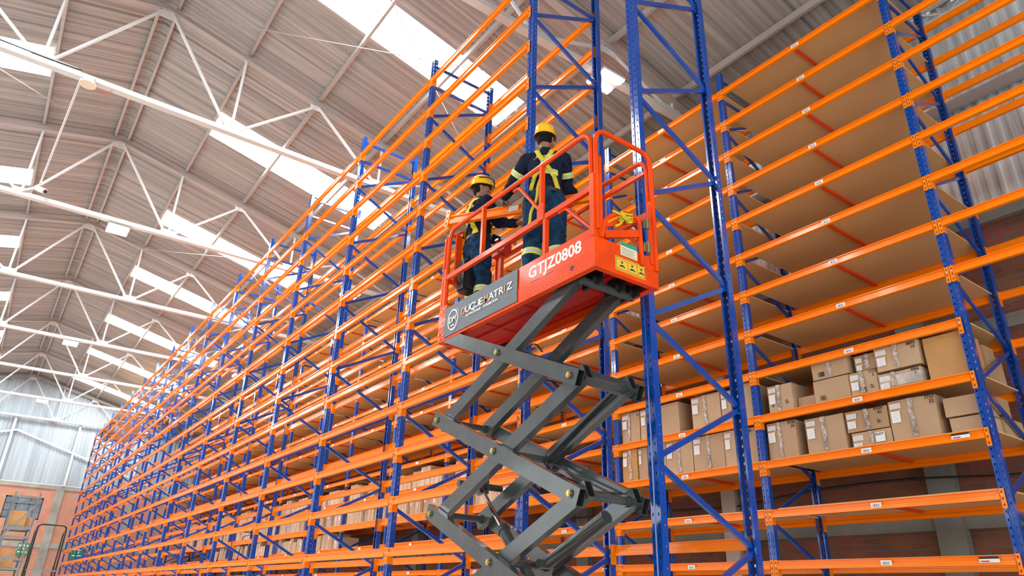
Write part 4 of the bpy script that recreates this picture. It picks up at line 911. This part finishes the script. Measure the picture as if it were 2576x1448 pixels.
        for pr_ in row:
            if None in pr_: last = None; continue
            if last: m.add([last[0], last[1], pr_[1], pr_[0], last[0]-F*sgn*.004, last[1]-F*sgn*.004, pr_[1]-F*sgn*.004, pr_[0]-F*sgn*.004], [(0, 1, 2, 3), (0, 3, 7, 4), (1, 5, 6, 2)], True)
            last = pr_
        if m.v: m.build(name, mt_, root)
    for s in (-1, 1):
        ribbon([(s*.085, 1.47), (s*.05, 1.36), (s*-.01, 1.27)], .045, 'harness_strap', STRAP); ribbon([(s*.01, 1.27), (s*.09, 1.14), (s*.125, 1.02)], .045, 'harness_strap', STRAP)
        ribbon([(s*.10, 1.45), (s*.07, 1.3), (s*.09, 1.05)], .045, 'harness_strap', STRAP, sgn=1)
    ribbon([(-.125, 1.19), (.125, 1.19)], .055, 'reflective_band', HIVIS, off=.014); ribbon([(-.125, 1.19), (.125, 1.19)], .025, 'reflective_band', SILVER, off=.016)
    ribbon([(-.125, 1.19), (.125, 1.19)], .055, 'reflective_band', HIVIS, sgn=1, off=.014)
    dr = bvh.ray_cast(P(0, -.5, 1.27), F)[0]
    m = MB()
    for i in range(16):
        a0, a1 = 2*math.pi*i/16, 2*math.pi*(i+1)/16; m.tube(dr-F*.02+R*math.cos(a0)*.028+Z*math.sin(a0)*.034, dr-F*.02+R*math.cos(a1)*.028+Z*math.sin(a1)*.034, .0065, 8)
    m.prism([(-.035, -.02), (.035, -.02), (.035, .02), (-.035, .02)], dr-F*.008, dr-F*.016); m.build('harness_ring', SILVER, root)
    m = MB(); a = dr-F*.03-Z*.03; z0 = a
    pts = [a+Vector((0, 0, 0))]
    for k in range(1, 13): pts.append(a+R*(-.012*k+.01*math.sin(k*1.3))-F*(.004+.02*(k > 5))-Z*(.062*k if k < 9 else .062*8+.045*(k-8))+F*.0)
    if not goggles: m.path(pts, .013, 10, .02); m.build('safety_lanyard', STRAP, root)
    # lettering across the shoulder blades, following the cloth
    yb = bvh.ray_cast(P(0, -.5, 1.335), F)[0]
    if yb is not None:
        x = -.105
        for ch, mt_ in zip('DUQUEMATRIZ', (TAN_INK,)+(WHITE_INK,)*4+(TAN_INK,)+(WHITE_INK,)*3+(TAN_INK, WHITE_INK)):
            h = bvh.ray_cast(P(x, -.5, 1.335), F)
            if h[0] is not None:
                n = Vector((h[1].x, h[1].y, h[1].z)); rr = (R-n*R.dot(n)).normalized(); uu = n.cross(rr) if n.cross(rr).z > 0 else rr.cross(n)
                if n.dot(F) > 0: n = -n
                text(ch, .030, facing(h[0]-F*.007, rr, uu), 'shirt_lettering', mt_, root, bold=.0006)
            x += .012 if ch == 'I' else .0205
    # hard hat
    m = MB(); c = H(0, -.012, .060); tilt = hat_tilt; hu = (hU*math.cos(tilt)-hF*math.sin(tilt)).normalized(); hf = hR.cross(hu)*-1; hf = (hF-hu*hF.dot(hu)).normalized()
    n = 36; rows = []
    for j in range(13):
        ph = math.pi/2*j/12; rows.append([])
        for i in range(n):
            a = 2*math.pi*i/n; rad = math.cos(ph)**.75; h_ = math.sin(ph)**.9*.118; rx, ry = .098*rad, .120*rad; rib = .006 if abs(math.cos(a)) < .12 or abs(ph-math.pi/2) < .2 else 0
            rows[-1].append(c+hR*math.cos(a)*rx+hf*math.sin(a)*ry+hu*(h_+rib*math.sin(ph)+.005))
    brim = []
    for i in range(n):
        a = 2*math.pi*i/n; fr = max(0, math.sin(a)); k = 1.07+.22*fr**3; brim.append(c+hR*math.cos(a)*.098*k+hf*math.sin(a)*.120*k+hu*(-.014-.010*fr))
    rows = [[v-hu*.006 for v in brim], brim]+rows; vs = [v for r in rows for v in r]
    m.add(vs, [(i*n+k, i*n+(k+1) % n, (i+1)*n+(k+1) % n, (i+1)*n+k) for i in range(len(rows)-1) for k in range(n)], True)
    m.add(rows[-1], [tuple(range(n))], True); inner = [v-hu*.004+(c-v)*.02 for v in rows[0]]; m.add(inner+[c+hR*math.cos(2*math.pi*i/n)*.09+hf*math.sin(2*math.pi*i/n)*.11+hu*.03 for i in range(n)], [(k, n+k, n+(k+1) % n, (k+1) % n) for k in range(n)], True)
    m.tube(c+hf*-.134+hu*-.004, c+hf*-.124+hu*.0, .007, 10)
    put(m.mesh('h', HELMET), 'hard_hat', HELMET, root)
    m = MB()
    for i in range(n):
        a0, a1 = 2*math.pi*i/n, 2*math.pi*(i+1)/n; q = lambda a, u: c+hR*math.cos(a)*.086+hf*math.sin(a)*.104+hu*u
        m.add([q(a0, -.035), q(a1, -.035), q(a1, .0), q(a0, .0)], [(0, 1, 2, 3)], True)
    m.build('hat_lining', BLACK, root)
    if goggles:
        m = MB()
        for s in (-1, 1): m.path([c+hR*s*.103+hf*-.02+hu*.05, c+hR*s*.106+hf*.07+hu*.045, c+hR*s*.06+hf*.136+hu*.035, c+hf*.148+hu*.03], .006, 8, .03)
        m.bar(c+hR*.05+hf*.143+hu*.03, c+hR*-.05+hf*.143+hu*.03, .01, .035); m.build('safety_glasses', BLACK, root)
        m = MB()
        m.box(tuple(c+hR*.02+hf*.14+hu*.05-Vector((.012, .012, .012))), tuple(c+hR*.02+hf*.14+hu*.05+Vector((.012, .012, .012)))); m.build('glasses_lens', SILVER, root)
    return root
azB = math.radians(42); azA = math.radians(100)
FB_, RB_ = Vector((math.sin(azB), math.cos(azB), 0)), Vector((math.cos(azB), -math.sin(azB), 0))
FA_, RA_ = Vector((math.sin(azA), math.cos(azA), 0)), Vector((math.cos(azA), -math.sin(azA), 0))
hB = Vector((-.66, 4.38, 2.44)); hA = Vector((-.62, 5.56, 2.44))
personB = make_person('worker in navy shirt, jeans and yellow hard hat, back turned, fist on the beam', (hB.x, hB.y), azB, 1.0, math.radians(60), .05,
    {-1: ((-.80, 4.73, 3.655), (-.735, 4.93, 3.665), (.35, 1, -.45), (1, -.1, -.5), 1.2), 1: ((-.385, 4.385, 3.625), (-.235, 4.455, 3.675), (.8, .5, .1), (0, 0, -1), .45)},
    {-1: (hB-RB_*.13+FB_*.02, 0), 1: (hB+RB_*.13-FB_*.02, 0)}, .04, 3, False)
personA = make_person('worker in navy shirt and yellow hat with glasses, in profile at the far end', (hA.x, hA.y), azA, 1.02, math.radians(128), .08,
    {-1: ((-.42, 5.78, 3.66), (-.25, 5.62, 3.62), (.8, -.6, .1), (0, 0, -1), .6), 1: ((-.49, 5.385, 3.66), (-.42, 5.15, 3.57), (.25, -1, -.15), (0, 0, -1), .35)},
    {-1: (hA-RA_*.11, 0), 1: (hA+RA_*.11+FA_*.02, 0)}, -.05, 21, True)

# ------------------------------------------------------------------ far left: angle-iron shelving, ladders, signs
sh = empty('angle_shelf_unit', (-3.2, 24.6, GROUND), 'tall grey slotted-angle shelf unit holding brown boxes in front of the brick window', 'shelf unit')
sx0, sx1, sy0, sy1, stp = -3.50, -2.88, 24.0, 25.6, 2.36
m = None
for x in (sx0, sx1):
    for y in (sy0, sy1):
        m = MB(); sx_ = 1 if x == sx0 else -1; sy_ = 1 if y == sy0 else -1
        m.box((min(x, x+sx_*.045), y-.002, GROUND), (max(x, x+sx_*.045), y+.002, stp)); m.box((x-.002, min(y, y+sy_*.045), GROUND), (x+.002, max(y, y+sy_*.045), stp)); m.mi = 1; z = GROUND+.04
        while z < stp-.04: m.box((x+sx_*.024-.007, y-.0035, z), (x+sx_*.024+.007, y-.002, z+.028)); z += .055
        m.build('slotted_post', [GALV, DARKS], sh)
for z in (2.22, 1.42, 1.18, .62, .38, -.25, -.95):
    m = MB(); m.bar((sx0, sy0-.005, z), (sx1, sy0-.005, z), .01, .05); m.bar((sx0, sy1, z), (sx1, sy1, z), .01, .05); m.bar((sx0, sy0, z), (sx0, sy1, z), .01, .05); m.bar((sx1, sy0, z), (sx1, sy1, z), .01, .05); m.build('shelf_edge', GALV, sh)
for z in (1.42, .38, -.25): MB().box((sx0, sy0, z+.02), (sx1, sy1, z+.035)).build('shelf_plate', GALV, sh)
for a, b in (((sx0, 1.2), (sx1, 2.1)), ((sx0, .4), (sx1, 1.1)), ((sx0, -.9), (sx1, .1))): MB().bar((a[0], sy0-.012, a[1]), (b[0], sy0-.012, b[1]), .006, .035).build('diagonal_brace', GALV, sh)
def plainbox(a, b, mt_, lab): 
    m = MB(); m.box(a, b); o = m.build('cardboard_box', mt_, None, loc=((a[0]+b[0])/2, (a[1]+b[1])/2, a[2]), bevel=.008); return tag(o, lab, 'cardboard box')
plainbox((sx0+.06, sy0+.1, 1.457), (sx1-.18, sy0+.7, 1.86), CARDS[3], 'brown box on the upper plate of the grey angle shelf unit')
plainbox((sx1-.17, sy0+.3, 1.457), (sx1-.02, sy0+.9, 1.72), CARDS[1], 'pale box at the right end of the grey shelf unit, upper plate')
plainbox((sx0+.03, sy0+.1, .417), (sx1-.2, sy0+.7, .86), CARDS[3], 'large brown box on the middle plate of the grey angle shelf unit')
plainbox((sx0+.03, sy0+.1, -.213), (sx1-.25, sy0+.7, .2), CARDS[2], 'shadowed brown box on the lower plate of the grey angle shelf unit')
def ladder(x, y, w, top, dep, lab, rz=0):
    t = empty('rolling_ladder', (x, y, GROUND), lab, 'ladder'); T0 = Matrix.Rotation(rz, 3, 'Z')
    def Q(a, b, z): return Vector((x, y, 0))+T0 @ Vector((a, b, 0))+Vector((0, 0, z))
    MB().path([Q(-w/2, -.12, -.6), Q(-w/2, 0, top), Q(w/2, 0, top), Q(w/2, -.12, -.6)], .017, 10, .09).build('hand_rail', BLACKM, t)
    for s in (-1, 1):
        MB().path([Q(s*w/2, dep*.6, top-.75), Q(s*w/2, dep*.5, top-.12), Q(s*w/2, 0, top-.05)], .013, 8, .04).build('side_rail', BLACKM, t)
        MB().path([Q(s*w/2, dep*.6, top-.75), Q(s*w/2, dep*.95, GROUND+.08)], .018, 8).build('rear_leg', BLACKM, t); MB().path([Q(s*w/2, -.1, -.5), Q(s*w/2, -.95, GROUND+.08)], .018, 8).build('front_leg', BLACKM, t)
    st_ = 8
    for k in range(st_):
        z = GROUND+.3+(top-.85-GROUND-.3)*k/(st_-1); yy = -.85+.75*k/(st_-1); a, b = Q(-w/2, yy, z), Q(w/2, yy, z); MB().bar(a, b, .16, .025).build('step', GALV if k == st_-1 else BLACKM, t)
    for s in (-1, 1):
        for yy in (-.92, dep*.93): c = Q(s*w/2, yy, GROUND+.06); MB().tube(c-Vector((.02, 0, 0)), c+Vector((.02, 0, 0)), .06, 14).build('castor', BLACK, t)
    return t
ladder(-2.88, 17.4, .50, 1.12, .8, 'black tubular rolling warehouse ladder standing in the aisle at the lower left')
ladder(2.75, 24.0, .7, 1.75, .9, 'black rolling ladder in the aisle behind the orange rack, seen through its beams', rz=.3)
for (x0, x1, z0, z1, fs_, lab) in ((-2.06, -1.56, 1.55, 2.15, .135, 'green exit sign on the end wall, half hidden behind the grey shelf unit'), (.48, 1.02, 1.45, 2.10, .145, 'green exit sign on the end wall seen through the last rack frames')):
    t = empty('exit_sign', ((x0+x1)/2, YE-.12, z0), lab, 'sign', 'green exit signs'); MB().box((x0, YE-.13, z0-.1), (x1, YE+.002, z1-.1)).build('sign_panel', GREEN, t)
    for k, wd in enumerate(('SALIDA', 'DE', 'EMERGENCIA')): text(wd, fs_ if k < 2 else fs_*.52, facing(((x0+x1)/2, YE-.1315, z1-.1-.17-k*.15), (1, 0, 0), (0, 0, 1)), 'lettering', WHITE_INK, t, bold=.004, align='CENTER')
# ------------------------------------------------------------------ lift everything so that the floor is at zero
for o in list(D.objects):
    if o.parent is None and o is not cam: o.location.z += LIFT_Z
